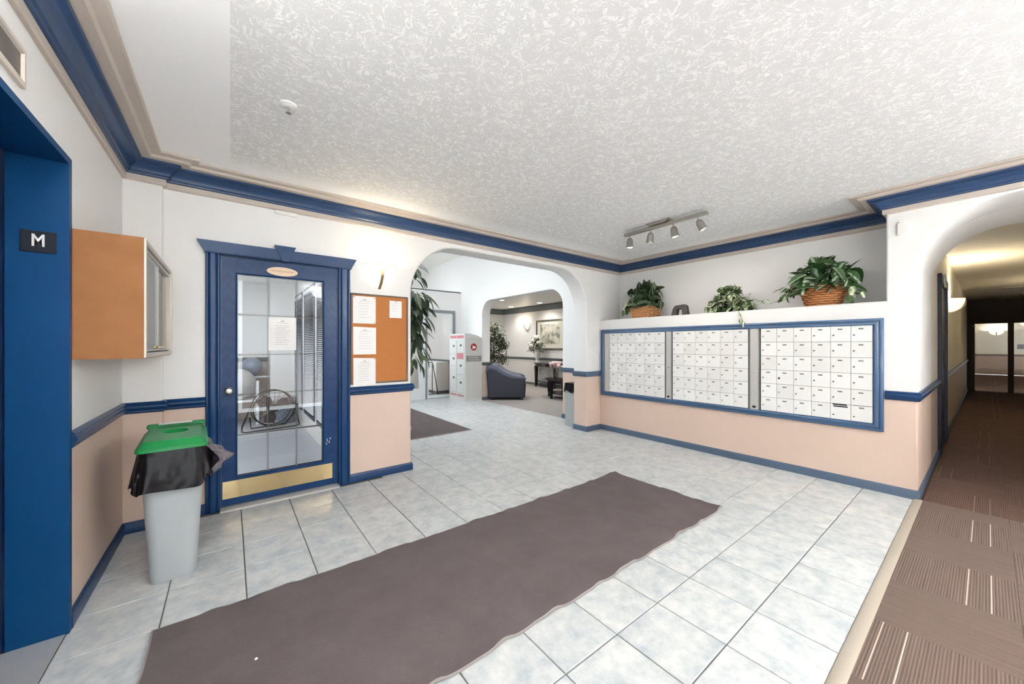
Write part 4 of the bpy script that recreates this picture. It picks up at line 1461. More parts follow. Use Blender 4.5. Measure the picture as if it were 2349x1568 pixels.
# parcel locker
pl = thing('parcel_locker', (4.50, 7.75, 0), 'grey parcel locker with red round emblem beside the inner arch', 'locker')
K0, K1, Y0, Y1, Ztop = 4.27, 4.738, 7.372, 8.12, 1.50
pr = [(K0, .0), (K1, .0), (K1, 1.475), (K1 - .03, 1.50), (K1 - .16, 1.55), (K0 + .12, 1.585), (K0, 1.585)]
part('body', MB().prism(pr, lambda a, b, k: (a, (Y0, Y1)[k], b)), 'grey_plastic', pl)
part('side_panel', MB().box(K0 + .035, K1 - .02, Y0 - .004, Y0, .06, 1.49), 'grey_panel', pl)
part('text_band', MB().box(K0 + .035, K1 - .02, Y0 - .006, Y0 - .004, .935, 1.065), 'band', pl)
part('lettering', text_mb('Parcel Locker', .045, lambda a, b, t: (K0 + .10 + a, Y0 - .0062 - t, 1.027 + b), .001, 'LEFT'), 'letter_white', pl)
part('lettering', text_mb('Armoire à colis', .045, lambda a, b, t: (K0 + .10 + a, Y0 - .0062 - t, .972 + b), .001, 'LEFT'), 'letter_white', pl)
ecx, ecz = 4.505, 1.272
em = part('emblem', MB().prism([(ecx + .083 * math.cos(q), ecz + .083 * math.sin(q)) for q in [2 * math.pi * i / 32 for i in range(32)]], lambda a, b, k: (a, (Y0 - .004, Y0 - .006)[k], b)), 'red', pl, label='round red emblem')
part('emblem_arrow', MB().prism([(ecx + .066, ecz), (ecx - .045, ecz + .042), (ecx - .022, ecz + .004), (ecx - .05, ecz - .045), (ecx + .02, ecz - .04)], lambda a, b, k: (a, (Y0 - .006, Y0 - .0075)[k], b)), 'letter_white', em)
ymid = (Y0 + Y1) / 2
rows = {0: [(.20, .62), (.63, .98), (.99, 1.13), (1.14, 1.42)], 1: [(.20, .82), (.83, 1.10), (1.11, 1.42)]}
for col, (a, b) in enumerate(((Y0 + .04, ymid - .012), (ymid + .012, Y1 - .04))):
    for (z0, z1) in rows[col]:
        d = part('locker_door', MB().cbox(K0 - .010, K0 + .004, a, b, z0, z1, .003), 'grey_plastic', pl)
        if z1 - z0 < .2 and col == 0:
            part('red_label', MB().box(K0 - .0115, K0 - .010, a + .01, b - .01, z0 + .005, z1 - .005), 'rose', d)
        else:
            zc = (z0 + z1) / 2 + .03
            part('lock_plate', MB().box(K0 - .012, K0 - .010, a + .10, a + .17, zc - .025, zc + .025).box(K0 - .0125, K0 - .010, a + .07, a + .085, zc - .008, zc + .008), 'black', d)
    part('red_label', MB().box(K0 - .0015, K0, a, b, 1.475, 1.545), 'rose', pl)
    part('red_stripe', MB().box(K0 - .0015, K0, a + .01, b - .01, .115, .128).box(K0 - .0015, K0, a + .01, b - .01, .14, .153), 'red', pl)

# steel litter bin behind the pier
sb = thing('litter_bin', (4.52, 4.16, 0), 'grey metal litter bin with black bag behind the pier', 'bin')
part('body', MB().rings([[(x, y, z) for x, y in rect(4.325 + e, 4.70 - e, 4.015 + e * .3, 4.245 - e)] for e, z in ((.012, 0), (0, .60))], True, False), 'steel', sb)
bg = []
for k in range(4):
    bg.append([(4.512 + (.192 + .004 * k) * math.copysign(min(1, abs(math.cos(a)) * 1.35), math.cos(a)) + .004 * math.sin(9 * a + k), 4.128 + (.119 + .003 * k) * math.copysign(min(1, abs(math.sin(a)) * 1.35), math.sin(a)), .70 - .045 * k + (.02 * math.sin(5 * a) if k == 3 else 0)) for a in [2 * math.pi * i / 40 for i in range(40)]])
part('bag', MB().rings(bg, True, False), 'bag', sb, True, 50)

# tall broad-leaved plant behind the left side of the arch
tp = thing('tall_plant', (1.74, 4.58, 0), 'tall climbing plant with long drooping leaves left in the arch', 'plant')
part('pot', MB().lathe([(.08, 0), (.105, .24), (.11, .26), (.10, .26), (.095, .22)], seg=28), 'porcelain', tp, True, 40, world=False)
part('soil', MB().lathe([(.001, .23), (.096, .23)], seg=20), 'soil', tp, world=False)
part('trunk', MB().tube([(0, 0, .2), (.02, .01, .9), (.03, .02, 1.4), (.10, 0, 1.9), (.13, 0, 2.36)], [.02, .018, .015, .012, .006], 8), 'bark', tp, True, world=False)
rt = random.Random(21)
for (z, n, L, sp_) in ((2.34, 11, .22, .4), (2.18, 8, .18, .7), (1.98, 20, .28, 1.0), (1.80, 16, .25, .9), (1.65, 18, .27, 1.0), (1.47, 10, .22, .8), (1.35, 13, .25, .8), (1.16, 8, .22, .7), (1.03, 5, .17, .6)):
    for k in range(n):
        a = 2 * math.pi * (k + rt.random() * .8) / n
        rr = rt.uniform(.04, .19) * sp_
        up = .5 if z > 2.3 else -.1
        d = (math.cos(a), math.sin(a), rt.uniform(-1.7, -.25) + up)
        place(rt.choice(LEAF['big']), tp, (.14 + math.cos(a) * rr, math.sin(a) * rr, z + rt.uniform(-.05, .07)), d, rt.uniform(-.5, .5), L * rt.uniform(.75, 1.15))

al = thing('added_ceiling_light', (3.3, 9.5, 2.60), 'added panel light brightening the entrance airlock', 'ceiling light')  # lamp added to brighten the airlock
part('housing', MB().cbox(2.7, 3.9, 9.2, 9.8, 2.61, 2.66, .006), 'white', al)
part('diffuser', MB().box(2.73, 3.87, 9.23, 9.77, 2.604, 2.61), 'lens_soft', al)
lamp('airlock_fill', 'AREA', (3.3, 9.5, 2.59), 8, (.97, .99, 1), 1.1, .5, aim=(3.3, 9.5, 0))
# airlock furniture
ht = thing('wall_heater', (4.55, 9.6, 0), 'white floor standing heater cabinet inside the airlock', 'heater')
part('body', MB().cbox(4.36, RX - .002, 9.05, 10.2, .08, .86, .008), 'white', ht, True, 40)
part('grille', MB().box(4.355, 4.36, 9.15, 10.1, .70, .80), 'grey_plastic', ht)
part('seam', MB().box(4.356, 4.36, 9.06, 10.19, .462, .468), 'plate', ht)
part('plinth', MB().box(4.40, RX - .002, 9.08, 10.17, 0, .08), 'grey_rail', ht)
af = thing('sign_stand', (4.12, 9.0, 0), 'black metal easel stand behind the entrance door', 'stand')
for y in (8.80, 9.16):
    part('leg', MB().tube([(4.00, y, .01), (4.08, 8.98, .86)], .011, 6), 'black_metal', af, True)
    part('leg', MB().tube([(4.30, y, .01), (4.22, 8.98, .86)], .011, 6), 'black_metal', af, True)
part('crossbar', MB().tube([(4.08, 8.98, .86), (4.22, 8.98, .86)], .011, 6).tube([(4.0, 8.80, .05), (4.30, 8.80, .05)], .008, 6), 'black_metal', af, True)

# ------------------------------------------------------------------ lounge
LXW, LYW = 8.0, 11.0
struct('wall_lounge', MB().box(LXW, LXW + .12, 4.0, LYW + .1, 0, 2.7), 'wall_plain', 'pale lounge wall with picture and wall lamp', 'wall')
struct('wall_lounge_end', MB().box(4.99, LXW, LYW, LYW + .12, 0, 2.7), 'wall_plain', 'far end wall of the lounge', 'wall')
struct('wall_lounge_near', MB().box(5.25, LXW, 3.88, 4.0, 0, 2.7), 'wall_plain', 'near end wall of the lounge', 'wall')
struct('ceiling_lounge', MB().box(4.99, LXW, 4.0, LYW, 2.62, 2.70), 'white', 'plain white lounge ceiling', 'ceiling')
lpath = [(4.99, LYW), (LXW, LYW), (LXW, 4.0)]
rail('trim_10', lpath, 'dark grey crown moulding in the lounge', 'grey_rail', [(-.01, 2.435), (.03, 2.44), (.05, 2.50), (.10, 2.56), (.11, 2.60), (-.01, 2.60)], 'moulding')
rail('trim_11', lpath, 'dark grey chair rail in the lounge', 'grey_rail')
rail('baseboard_lounge_far', lpath, 'dark grey baseboard in the lounge', 'grey_rail', BASE, 'baseboard')
for (x, y, lab) in ((7.515, 9.89, 'recessed downlight near the lounge corner'), (7.52, 8.44, 'recessed downlight in front of the lounge picture')):
    d = thing('downlight', (x, y, 2.615), lab, 'ceiling light', 'lounge downlights')
    part('trim_ring', MB().lathe([(.095, 0), (.095, -.006), (.075, -.008), (.070, 0)], (x, y, 2.62), seg=24), 'white', d, True, 40)
    part('lens', MB().lathe([(.001, -.002), (.072, -.002)], (x, y, 2.62), seg=24), 'lens', d)
    lamp('downlight_bulb', 'SPOT', (x, y, 2.60), 24, (1, .97, .93), .06, aim=(x, y, 0), spot=math.radians(140), blend=.8)
for (x, y) in ((6.2, 6.2), (6.2, 8.6)):
    d = thing('downlight', (x, y, 2.615), 'recessed downlight over the %s' % ('coffee table' if y < 7 else 'middle of the lounge'), 'ceiling light', 'lounge downlights')
    part('trim_ring', MB().lathe([(.095, 0), (.095, -.006), (.075, -.008), (.070, 0)], (x, y, 2.62), seg=24), 'white', d, True, 40)
    part('lens', MB().lathe([(.001, -.002), (.072, -.002)], (x, y, 2.62), seg=24), 'lens', d)
    lamp('downlight_bulb', 'SPOT', (x, y, 2.60), 44, (1, .97, .94), .06, aim=(x, y, 0), spot=math.radians(150), blend=.8)
bowl_sconce('wall_lamp', LXW, 9.64, 2.07, 'lit white wall lamp beside the lounge picture', watts=1.5, face='-X')

# picture
fP = lambda a, b, p: (LXW - p, a, b)
pc = thing('picture', (LXW, 8.47, 1.17), 'framed muted landscape print on the lounge wall', 'picture')
part('frame', MB().frame(7.82, 9.125, 1.17, 2.125, [(0, 0), (0, .03), (.012, .036), (.03, .026), (.045, .032), (.05, .012), (.05, 0)], fP), 'gilt', pc)
part('mount', MB().box(LXW - .012, LXW, 7.87, 9.075, 1.22, 2.075), 'mount', pc)
part('print', MB().box(LXW - .014, LXW - .012, 8.03, 8.93, 1.345, 1.985), 'print', pc)

# console table
ct = thing('console_table', (7.72, 8.35, 0), 'dark half-round console table against the lounge wall', 'table')
hr = [(7.96, 7.62), (7.96, 9.1)] + [(7.96 - .42 * math.sin(q), 8.36 + .74 * math.cos(q)) for q in [math.pi * i / 18 for i in range(1, 18)]]
part('table_top', MB().prism(hr, lambda a, b, k: (a, b, (.735, .765)[k])), 'espresso_top', ct)
part('apron', MB().prism([(7.95 - (7.96 - a) * .9, 8.36 + (b - 8.36) * .9) for a, b in hr], lambda a, b, k: (a, b, (.65, .735)[k])), 'espresso', ct)
for (x, y) in ((7.90, 9.00), (7.66, 8.78), (7.66, 7.94), (7.90, 7.72)):
    part('leg', MB().rings([[(x + a * r, y + b * r, z) for a, b in ((-1, -1), (1, -1), (1, 1), (-1, 1))] for r, z in ((.018, 0.004), (.026, .4), (.034, .66))]), 'espresso', ct)
part('shelf', MB().prism([(7.95 - (7.96 - a) * .75, 8.36 + (b - 8.36) * .84) for a, b in hr], lambda a, b, k: (a, b, (.16, .18)[k])), 'espresso', ct)
# basket rack under it
mg = thing('magazine_rack', (7.8, 8.4, .18), 'small pale wire rack under the console table', 'rack')
wr = MB()
for k in range(7):
    y = 8.22 + k * .06
    wr.tube([(7.66, y, .185), (7.64, y, .40)], .006, 5)
wr.tube([(7.64, 8.20, .40), (7.64, 8.60, .40)], .007, 5)
part('wire_side', wr, 'steel', mg, True)
part('tray', MB().cbox(7.66, 7.88, 8.20, 8.60, .181, .20, .004), 'steel', mg)

# urn with flowers
ur = thing('flower_urn', (7.74, 8.80, .765), 'white urn of cream silk flowers on the console table', 'flower vase')
part('urn', MB().lathe([(.09, 0), (.09, .015), (.05, .035), (.035, .07), (.06, .12), (.105, .22), (.12, .32), (.135, .36), (.12, .36), (.10, .30)], seg=24), 'porcelain', ur, True, 40, world=False)
rf = random.Random(5)
fo = MB()
for k in range(260):
    a, q = rf.uniform(0, 6.28), rf.uniform(-.15, 1)
    el_ = q * 1.5
    r_ = rf.uniform(.4, 1)
    p = Vector((math.cos(a) * math.cos(el_) * .24 * r_, math.sin(a) * math.cos(el_) * .34 * r_, .40 + math.sin(el_) * .40 * r_))
    d = Vector((rf.uniform(-1, 1), rf.uniform(-1, 1), rf.uniform(-.6, .8))).normalized() * rf.uniform(.05, .11)
    w_ = d.cross(Vector((.3, .5, .8))).normalized() * .018
    fo.add([p - w_, p + d * .5 + w_, p + d, p + d * .5 - w_ * 1.4], [(0, 1, 2, 3)])
part('foliage', fo, 'petal_sage', ur, world=False, kind='stuff')
for k in range(15):
    a, q = rf.uniform(0, 6.28), rf.uniform(.0, 1)
    el_ = q * 1.45
    p = (math.cos(a) * math.cos(el_) * .20 - .05, math.sin(a) * math.cos(el_) * .27, .44 + math.sin(el_) * .38)
    mb = MB().ball(p, rf.uniform(.045, .07), 10, 6)
    for kk in range(5):
        an = kk * 1.26
        mb.ball((p[0] + .03 * math.cos(an), p[1] + .04 * math.sin(an), p[2] + .02 * math.cos(an * 2)), .038, 8, 5)
    part('bloom', mb, 'petal_white', ur, True, world=False)
for s_ in (1, -1):
    part('trailing_stem', MB().tube([(-.05, s_ * .1, .36), (-.08, s_ * .28, .40), (-.1, s_ * .42, .34)], [.012, .016, .004], 6), 'petal_sage', ur, True, world=False)

# coffee table
tb = thing('coffee_table', (6.45, 6.35, 0), 'dark oval coffee table with a low shelf in the lounge', 'table')
ovl = lambda rx, ry, n=28: [(6.50 + rx * math.cos(2 * math.pi * i / n), 6.35 + ry * math.sin(2 * math.pi * i / n)) for i in range(n)]
part('table_top', MB().prism(ovl(.38, .62), lambda a, b, k: (a, b, (.455, .485)[k])), 'espresso_top', tb)
part('apron', MB().prism(ovl(.33, .55), lambda a, b, k: (a, b, (.39, .455)[k])), 'espresso', tb)
for (x, y) in ((6.22, 6.55), (6.46, 6.88), (6.30, 5.95), (6.75, 5.95), (6.78, 6.70)):
    part('leg', MB().rings([[(x + a * r, y + b * r, z) for a, b in ((-1, -1), (1, -1), (1, 1), (-1, 1))] for r, z in ((.022, 0.004), (.032, .25), (.038, .42))]), 'espresso', tb)
part('shelf', MB().prism(ovl(.31, .5), lambda a, b, k: (a, b, (.13, .15)[k])), 'espresso', tb)
vs_ = thing('glass_vase', (6.40, 6.58, .485), 'glass vase of pink flowers on the coffee table', 'flower vase')
part('vase', MB().lathe([(.05, 0), (.055, .01), (.06, .24), (.056, .24), (.05, .012)], seg=20), 'glass', vs_, True, 40, world=False)
st = MB()
for k in range(9):
    a = k * .7
    st.tube([(.02 * math.cos(a), .02 * math.sin(a), .01), (.05 * math.cos(a), .06 * math.sin(a), .24), (.09 * math.cos(a), .12 * math.sin(a), .32)], .004, 5)
part('stems', st, 'stem', vs_, True, world=False)
for k in range(13):
    a, r_ = k * 2.4, .05 + .012 * k
    mb = MB().ball((r_ * .7 * math.cos(a), r_ * 1.15 * math.sin(a), .34 + .05 * math.sin(k * 1.7)), .045, 8, 6)
    for kk in range(4):
        mb.ball((r_ * .7 * math.cos(a) + .03 * math.cos(kk * 1.57), r_ * 1.15 * math.sin(a) + .03 * math.sin(kk * 1.57), .35 + .05 * math.sin(k * 1.7)), .03, 7, 5)
    part('bloom', mb, 'petal_pink', vs_, True, world=False)

# armchair, rounded barrel shape seen from the side
ac = thing('armchair', (5.48, 7.35, 0), 'navy leather armchair with rolled sloping arm in the lounge', 'armchair', rz=math.radians(-37))
ac.scale = (1, 1, .91)
# local: x runs along the visible side (back at -x, front at +x), -y faces the camera
sidep = [(-.46, .06), (-.48, .40), (-.50, .66), (-.47, .80), (-.40, .84), (-.28, .80), (-.10, .66), (.10, .57), (.30, .54), (.42, .50), (.44, .40), (.42, .06)]
def side(y0, y1):
    return slab([sidep], lambda a, b, t: (a, y0 + t, b), y1 - y0, .035, 3)
part('arm', side(-.44, -.26), 'leather', ac, True, 45, world=False)
part('arm', side(.26, .44), 'leather', ac, True, 45, world=False)
rollp = [(-.48, .70), (-.44, .83), (-.36, .86), (-.24, .80), (-.08, .68), (.10, .60), (.30, .57), (.43, .52)]
for s_ in (-1, 1):
    part('arm_roll', MB().tube([(a, s_ * .35, b) for a, b in rollp], [.05, .085, .10, .10, .095, .09, .085, .06], 14), 'leather_lit', ac, True, world=False, label='padded arm roll, navy leather painted as lit')
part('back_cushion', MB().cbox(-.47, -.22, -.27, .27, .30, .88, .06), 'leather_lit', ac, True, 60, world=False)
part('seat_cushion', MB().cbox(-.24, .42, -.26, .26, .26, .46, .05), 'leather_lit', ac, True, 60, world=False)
part('base', MB().cbox(-.44, .40, -.40, .40, .06, .26, .01), 'leather', ac, True, 40, world=False)
for x in (-.38, .34):
    for y in (-.36, .36):
        part('foot', MB().box(x - .03, x + .03, y - .03, y + .03, .004, .07), 'espresso', ac, world=False)

# indoor tree
it = thing('indoor_tree', (6.05, 8.75, 0), 'slender indoor tree with small leaves behind the armchair', 'tree')
part('pot', MB().lathe([(.13, 0), (.17, .26), (.16, .27), (.15, .24)], seg=24), 'espresso', it, True, 40, world=False)
part('trunk', MB().tube([(0, 0, .1), (.01, .02, .7), (-.01, 0, 1.3), (0, 0, 1.85)], [.022, .018, .014, .006], 8).tube([(0, .01, .8), (.1, -.1, 1.1), (.15, -.15, 1.3)], .008, 6).tube([(0, .01, 1.0), (-.1, .12, 1.4)], .008, 6), 'bark', it, True, world=False)
tf = MB()
rq = random.Random(31)
cl = [(0, 0, 1.75, .17), (.10, -.08, 1.50, .20), (-.12, .10, 1.50, .18), (.05, .0, 1.20, .26), (-.16, .05, 1.05, .24), (.16, -.1, .92, .2), (-.10, .12, .88, .2), (.2, -.12, 1.32, .16)]
for k in range(3000):
    cx_, cy_, cz_, r_ = rq.choice(cl)
    p = Vector((cx_, cy_, cz_)) + Vector((rq.gauss(0, .5), rq.gauss(0, .5), rq.gauss(0, .5))) * r_
    d = Vector((rq.uniform(-1, 1), rq.uniform(-1, 1), rq.uniform(-1, .5))).normalized() * rq.uniform(.045, .085)
    w_ = d.cross(Vector((rq.uniform(-1, 1), rq.uniform(-1, 1), 1))).normalized() * .016
    tf.add([p, p + d * .5 + w_, p + d, p + d * .5 - w_], [(0, 1, 2, 3)])
part('foliage', tf, 'leaf_tree', it, world=False, kind='stuff')

# ------------------------------------------------------------------ hall on the right
struct('wall_hall_left', MB().box(5.8, 17.0, HY, HY + .15, 0, 2.7), 'wall_hall', 'left wall of the dark hall', 'wall')
struct('wall_hall_right', MB().box(5.8, 17.0, -1.49, -1.34, 0, 2.7), 'wall_hall', 'right wall of the dark hall', 'wall')
struct('ceiling_hall', MB().box(5.8, 17.0, -1.49, HY + .1, 2.60, 2.7), 'hall_ceiling', 'cream hall ceiling', 'ceiling')
rail('trim_12', [(7.74, HY), (17.0, HY)], 'chair rail along the dark hall wall', 'blue')
rail('baseboard_hall', [(7.74, HY), (17.0, HY)], 'baseboard along the dark hall wall', 'blue_lit', BASE, 'baseboard')
hdr = thing('door_4', (7.18, HY, 0), 'blue suite door casing on the hall wall, painted as shaded', 'door', kind='structure')
part('casing', MB().cbox(6.62, 6.72, HY - .032, HY, 0, 2.06, .004), 'blue_shaded', hdr)
part('casing', MB().cbox(7.64, 7.74, HY - .032, HY, 0, 2.06, .004), 'blue_shaded', hdr)
part('head_casing', MB().cbox(6.60, 7.76, HY - .036, HY, 2.06, 2.16, .004), 'blue_shaded', hdr)
part('door_slab', MB().box(6.72, 7.64, HY - .006, HY, .01, 2.06), 'blue_shaded', hdr)
hs = thing('suite_sign', (7.0, HY, 2.0), 'oval plaque on the head of the blue hall door', 'sign')
part('plate', MB().prism([(6.95 + .11 * math.cos(q), 2.10 + .085 * math.sin(q)) for q in [2 * math.pi * i / 28 for i in range(28)]], lambda a, b, k: (a, (HY - .037, HY - .05)[k], b)), 'grey_plastic', hs)
part('emblem', MB().prism([(6.95 + .05 * math.cos(q), 2.10 + .06 * math.sin(q)) for q in [2 * math.pi * i / 6 for i in range(6)]], lambda a, b, k: (a, (HY - .05, HY - .052)[k], b)), 'ink_dark', hs)
bowl_sconce('wall_lamp', 8.75, HY, 2.02, 'lit amber wall lamp in the dark hall', w=.36, h_=.20, d=.16, watts=17, col=(1, .92, .76), shade='shade_hall')
bowl_sconce('wall_lamp', 12.2, -1.34, 2.02, 'amber wall lamp on the right wall of the dark hall', w=.36, h_=.20, d=.12, watts=16, col=(1, .92, .76), shade='shade_hall', face='+Y')
# glazed partition at the end
gp = thing('door_5', (17.0, -.4, 0), 'dark brown glazed doorway at the end of the hall', 'door', kind='structure')
part('header', MB().box(17.0, 17.12, -1.49, HY + .15, 1.93, 2.7), 'brown_frame', gp)
part('post', MB().cbox(16.97, 17.1, .22, HY, 0, 1.94, .004), 'brown_frame', gp)
part('post', MB().cbox(16.97, 17.1, -.45, -.35, 0, 1.94, .004), 'brown_frame', gp)
part('post', MB().cbox(16.97, 17.1, -1.34, -1.24, 0, 1.94, .004), 'brown_frame', gp)
part('pane', MB().box(17.03, 17.036, -.35, .22, .1, 1.93), 'glass', gp)
part('pane', MB().box(17.03, 17.036, -1.24, -.45, .1, 1.93), 'glass', gp)
part('hinge_knob', MB().ball((16.95, .24, 1.86), .03, 10, 6), 'chrome', gp, True)
part('push_knob', MB().ball((16.95, .25, 1.02), .02, 10, 6), 'chrome', gp, True)
struct('wall_hall_end', MB().box(27.0, 27.1, -2.6, 1.4, 0, 2.9), 'wall_hall', 'lit wall of the room beyond the hall doorway', 'wall')
struct('ceiling_hall_end', MB().box(17.1, 27.0, -2.6, 1.4, 2.8, 2.9), 'hall_ceiling', 'ceiling of the room beyond the hall doorway', 'ceiling')
rail('trim_13', [(27.0, 1.4), (27.0, -2.6)], 'dark rail on the wall beyond the hall doorway', 'brown_frame')
struct('wall_hall_end_side', MB().box(17.1, 27.0, .9, 1.0, 0, 2.9), 'wall_hall', 'side wall beyond the hall doorway', 'wall')
struct('wall_hall_end_right', MB().box(17.1, 27.0, -2.0, -1.9, 0, 2.9), 'wall_hall', 'right side wall beyond the hall doorway', 'wall')
bowl_sconce('wall_lamp', 27.0, -.25, 1.95, 'bright wall lamp seen through the doorway at the hall end', w=.42, h_=.18, d=.16, watts=10, col=(1, .94, .84), face='-X')
solo('wall_notice', MB().box(26.985, 27.0, -.97, -.8, 1.15, 1.35), 'ink_dark', (26.99, -.88, 1.15), 'dark small plate on the wall beyond the hall doorway', 'notice')
hv = solo('ceiling_vent', MB().cbox(13.6, 14.0, -.55, -.2, 2.585, 2.60, .004), 'taupe', (13.8, -.37, 2.585), 'flat vent on the hall ceiling', 'vent')

# ------------------------------------------------------------------ fitness room behind the blue door
struct('wall_gym_back', MB().box(-1.8, 1.0, 8.2, 8.3, 0, 2.6), 'wall_plain', 'pale back wall of the fitness room', 'wall')
struct('wall_gym_left', MB().box(-1.9, -1.8, 4.0, 8.3, 0, 2.6), 'wall_plain', 'left wall of the fitness room', 'wall')
struct('ceiling_gym', MB().box(-1.9, 1.0, 4.0, 8.3, 2.42, 2.5), 'white', 'white ceiling of the fitness room', 'ceiling')
struct('wall_gym_right', slab([rect(4.0, 8.3, 0, 2.6), rect(4.30, 5.55, .25, 2.18), rect(5.70, 6.62, .25, 2.18), rect(6.80, 7.65, .25, 2.18)], YZ(.93), .10), 'wall_plain', 'window wall of the fitness room', 'wall')
struct('wall_gym_low', MB().box(-1.8, .62, 8.185, 8.2, 0, 1.02), 'taupe', 'taupe lower wall panel behind the exercise balls', 'wall')
struct('wall_gym_pilaster', MB().box(.56, .93, 7.75, 8.2, 0, 2.45), 'white', 'white boxed column in the fitness room corner', 'wall')
rail('trim_14', [(-1.8, 8.185), (.56, 8.185)], 'dark rail on the fitness room back wall', 'grey_rail', [(0, 1.02), (.02, 1.02), (.02, 1.09), (0, 1.09)])
for n_, (a, b, lab) in enumerate(((4.30, 5.55, 'nearest fitness room window with white blinds'), (5.70, 6.62, 'middle fitness room window with white blinds'), (6.80, 7.65, 'far fitness room window with white blinds'))):
    w_ = thing('window_%d' % (n_ + 3), (.93, (a + b) / 2, .25), lab, 'window', kind='structure')
    part('frame', MB().frame(a, b, .25, 2.18, [(0, -.1), (0, .012), (.035, .012), (.035, -.1)], lambda q, r_, p: (.93 - p, q, r_)), 'frame_dark', w_)
    part('pane', MB().box(.985, .99, a + .035, b - .035, .285, 2.145), 'glass', w_)
    part('head_rail', MB().cbox(.90, .945, a + .04, b - .04, 2.09, 2.14, .004), 'blind', w_)
    sl_ = MB()
    for k in range(68):
        z = .33 + k * .0256
        sl_.add([(.905, a + .05, z), (.905, b - .05, z), (.94, b - .05, z + .015), (.94, a + .05, z + .015)], [(0, 1, 2, 3)])
    o = part('slats', sl_, 'blind', w_, kind='stuff')
# ball rack
rk = thing('ball_rack', (.18, 7.55, 0), 'white rack holding the exercise balls', 'rack')
for x in (-.16, .36):
    part('upright', MB().cbox(x - .02, x + .02, 7.42, 7.46, 0, .72, .003), 'frame_white', rk)
    part('upright', MB().cbox(x - .02, x + .02, 7.98, 8.02, 0, .80, .003), 'frame_white', rk)
part('shelf', MB().cbox(-.2, .62, 7.40, 8.04, .38, .41, .004), 'frame_white', rk)
part('rear_shelf', MB().cbox(-.16, .6, 7.86, 8.04, .74, .765, .004), 'frame_white', rk)
solo('exercise_ball', MB().ball((.10, 7.62, .41 + .255), .255, 28, 18), 'ball_pale', (.10, 7.62, .41), 'large pale grey exercise ball on the rack', 'ball', 'exercise balls', smooth=True)
solo('exercise_ball', MB().ball((.30, 7.95, .765 + .165), .165, 24, 16), 'ball_blue', (.30, 7.95, .765), 'smaller blue grey exercise ball on the rear shelf', 'ball', 'exercise balls', smooth=True)

# drum fan on a tubular stand, facing the door
fn = thing('floor_fan', (.53, 6.86, 0), 'round black floor fan on a tubular stand behind the glass', 'fan', rz=math.radians(10))
FR, FZ = .275, .335
cg = MB()
for (r_, y) in ((FR, -.07), (FR, .07), (FR * .66, -.085), (FR * .33, -.09)):
    cg.tube([(r_ * math.cos(q), y, FZ + r_ * math.sin(q)) for q in [2 * math.pi * i / 40 for i in range(41)]], .0075 if r_ == FR else .0025, 6, False)
for k in range(20):
    q = 2 * math.pi * k / 20
    cg.tube([(.05 * math.cos(q), -.095, FZ + .05 * math.sin(q)), (FR * .6 * math.cos(q), -.088, FZ + FR * .6 * math.sin(q)), (FR * math.cos(q), -.07, FZ + FR * math.sin(q)), (FR * math.cos(q), .07, FZ + FR * math.sin(q))], .0025, 4)
part('cage', cg, 'black_metal', fn, True, world=False)
hub = part('motor_hub', MB().lathe([(.03, -.10), (.06, -.09), (.065, .05), (.05, .10)], (0, 0, FZ), ax=(0, 1, 0), seg=18), 'black', fn, True, 40, world=False)
for k in range(3):
    q0 = 2 * math.pi * k / 3 + .3
    bl = []
    for i in range(6):
        r_ = .05 + (FR - .075) * i / 5
        wq = .30 + .32 * math.sin(math.pi * min(1, i / 5 + .1))
        bl.append([(r_ * math.cos(q0 - wq), -.03, FZ + r_ * math.sin(q0 - wq)), (r_ * math.cos(q0 + wq), .03, FZ + r_ * math.sin(q0 + wq))])
    part('blade', MB().rings(bl, False, False, False), 'arch_grey', fn, True, world=False)
stp = [(-.18, .0, FZ + .33), (-.29, .0, FZ + .05), (-.40, -.02, .10), (-.41, -.05, .03), (-.36, -.06, .014), (.30, -.06, .014), (.36, -.05, .03), (.35, -.02, .10), (.29, .0, FZ + .03)]
part('stand', MB().tube(stp[1:], .012, 8), 'black_metal', fn, True, world=False)
part('rear_stay', MB().tube([(-.30, .0, .22), (-.24, .22, .014), (.24, .22, .014), (.30, 0, .22)], .010, 8), 'black_metal', fn, True, world=False)
for s_ in (-1, 1):
    part('pivot', MB().lathe([(.018, 0), (.018, .05)], (s_ * .26, 0, FZ + .02), ax=(s_, 0, 0), seg=12), 'black', fn, world=False)
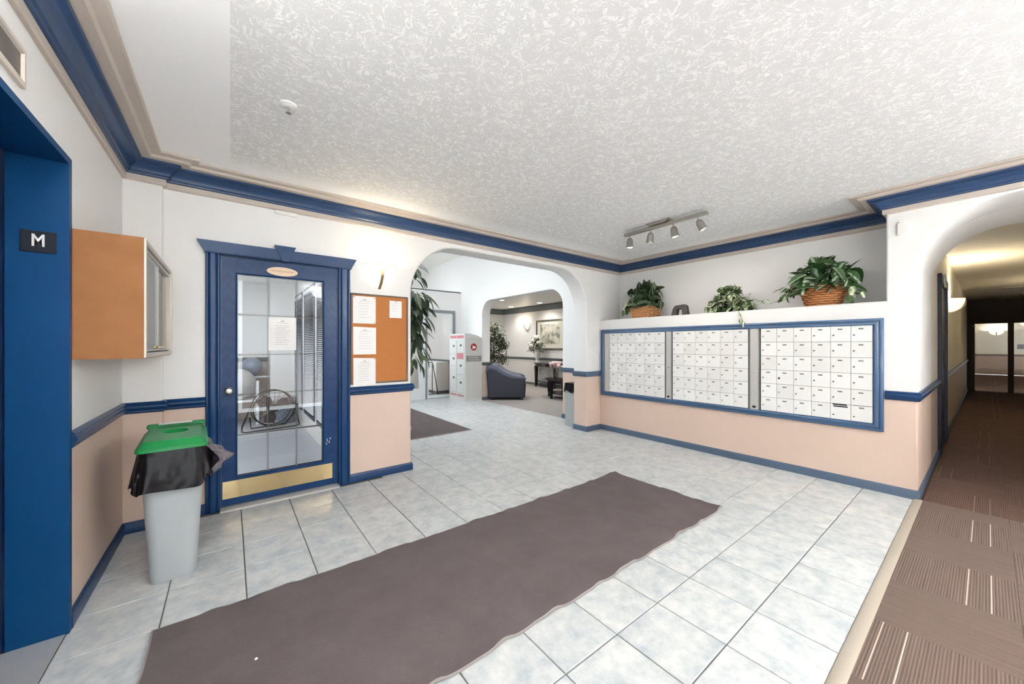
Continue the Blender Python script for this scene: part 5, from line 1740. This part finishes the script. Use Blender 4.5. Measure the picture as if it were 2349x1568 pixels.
# weight stool behind the fan
ws = thing('padded_stool', (.74, 7.35, 0), 'grey padded exercise seat beside the fan', 'stool')
part('drum', MB().lathe([(.14, .004), (.155, .02), (.16, .34), (.15, .36)], (.74, 7.35, 0), seg=24), 'ball_blue', ws, True, 40)
part('cushion', MB().lathe([(.15, .36), (.165, .38), (.165, .42), (.14, .44), (.001, .445)], (.74, 7.35, 0), seg=24), 'ball_pale', ws, True, 40)
gl_ = thing('added_ceiling_light', (-.2, 6.2, 2.36), 'added panel light brightening the fitness room', 'ceiling light')  # lamp added to brighten the fitness room
part('housing', MB().cbox(-.5, .1, 5.6, 6.8, 2.37, 2.42, .006), 'white', gl_)
part('diffuser', MB().box(-.47, .07, 5.63, 6.77, 2.364, 2.37), 'lens_soft', gl_)
lamp('gym_fill', 'AREA', (-.2, 6.2, 2.35), 9, (.95, .98, 1), .6, 1.2, aim=(-.2, 6.2, 0))

# unseen lamps added out of view to brighten the lobby
bowl_sconce('wall_lamp', 2.2, -1.9, 2.05, 'unseen wall lamp added on the corridor wall to brighten the ceiling', watts=520, col=(.97, .99, 1), face='+Y', low=.5)
bowl_sconce('wall_lamp', LX, .85, 2.05, 'unseen wall lamp added on the lift wall to brighten the left side', watts=200, col=(.97, .99, 1), face='+X', low=.45)
bowl_sconce('wall_lamp', 3.5, -1.9, 2.05, 'unseen wall lamp added on the corridor wall near the hall arch', watts=30, col=(.97, .99, 1), face='+Y', low=.5)
for k, (x, y) in enumerate(((1.5, -1.2), (4.42, -1.7))):
    cl_ = thing('added_ceiling_light', (x, y, CZ - .09), ('added unseen dome light over the carpet near the lift', 'added unseen dome light over the carpet near the hall arch')[k], 'ceiling light')
    part('base', MB().lathe([(.17, 0), (.17, -.02), (.16, -.03)], (x, y, CZ), seg=28), 'nickel', cl_, True, 40)
    part('dome', MB().lathe([(.16, -.025), (.15, -.055), (.10, -.08), (.001, -.09)], (x, y, CZ), seg=28), 'lens_soft', cl_, True, 60)
    lamp('dome_bulb', 'POINT', (x, y, CZ - .16), (4, 36)[k], (.98, .99, 1), .16)
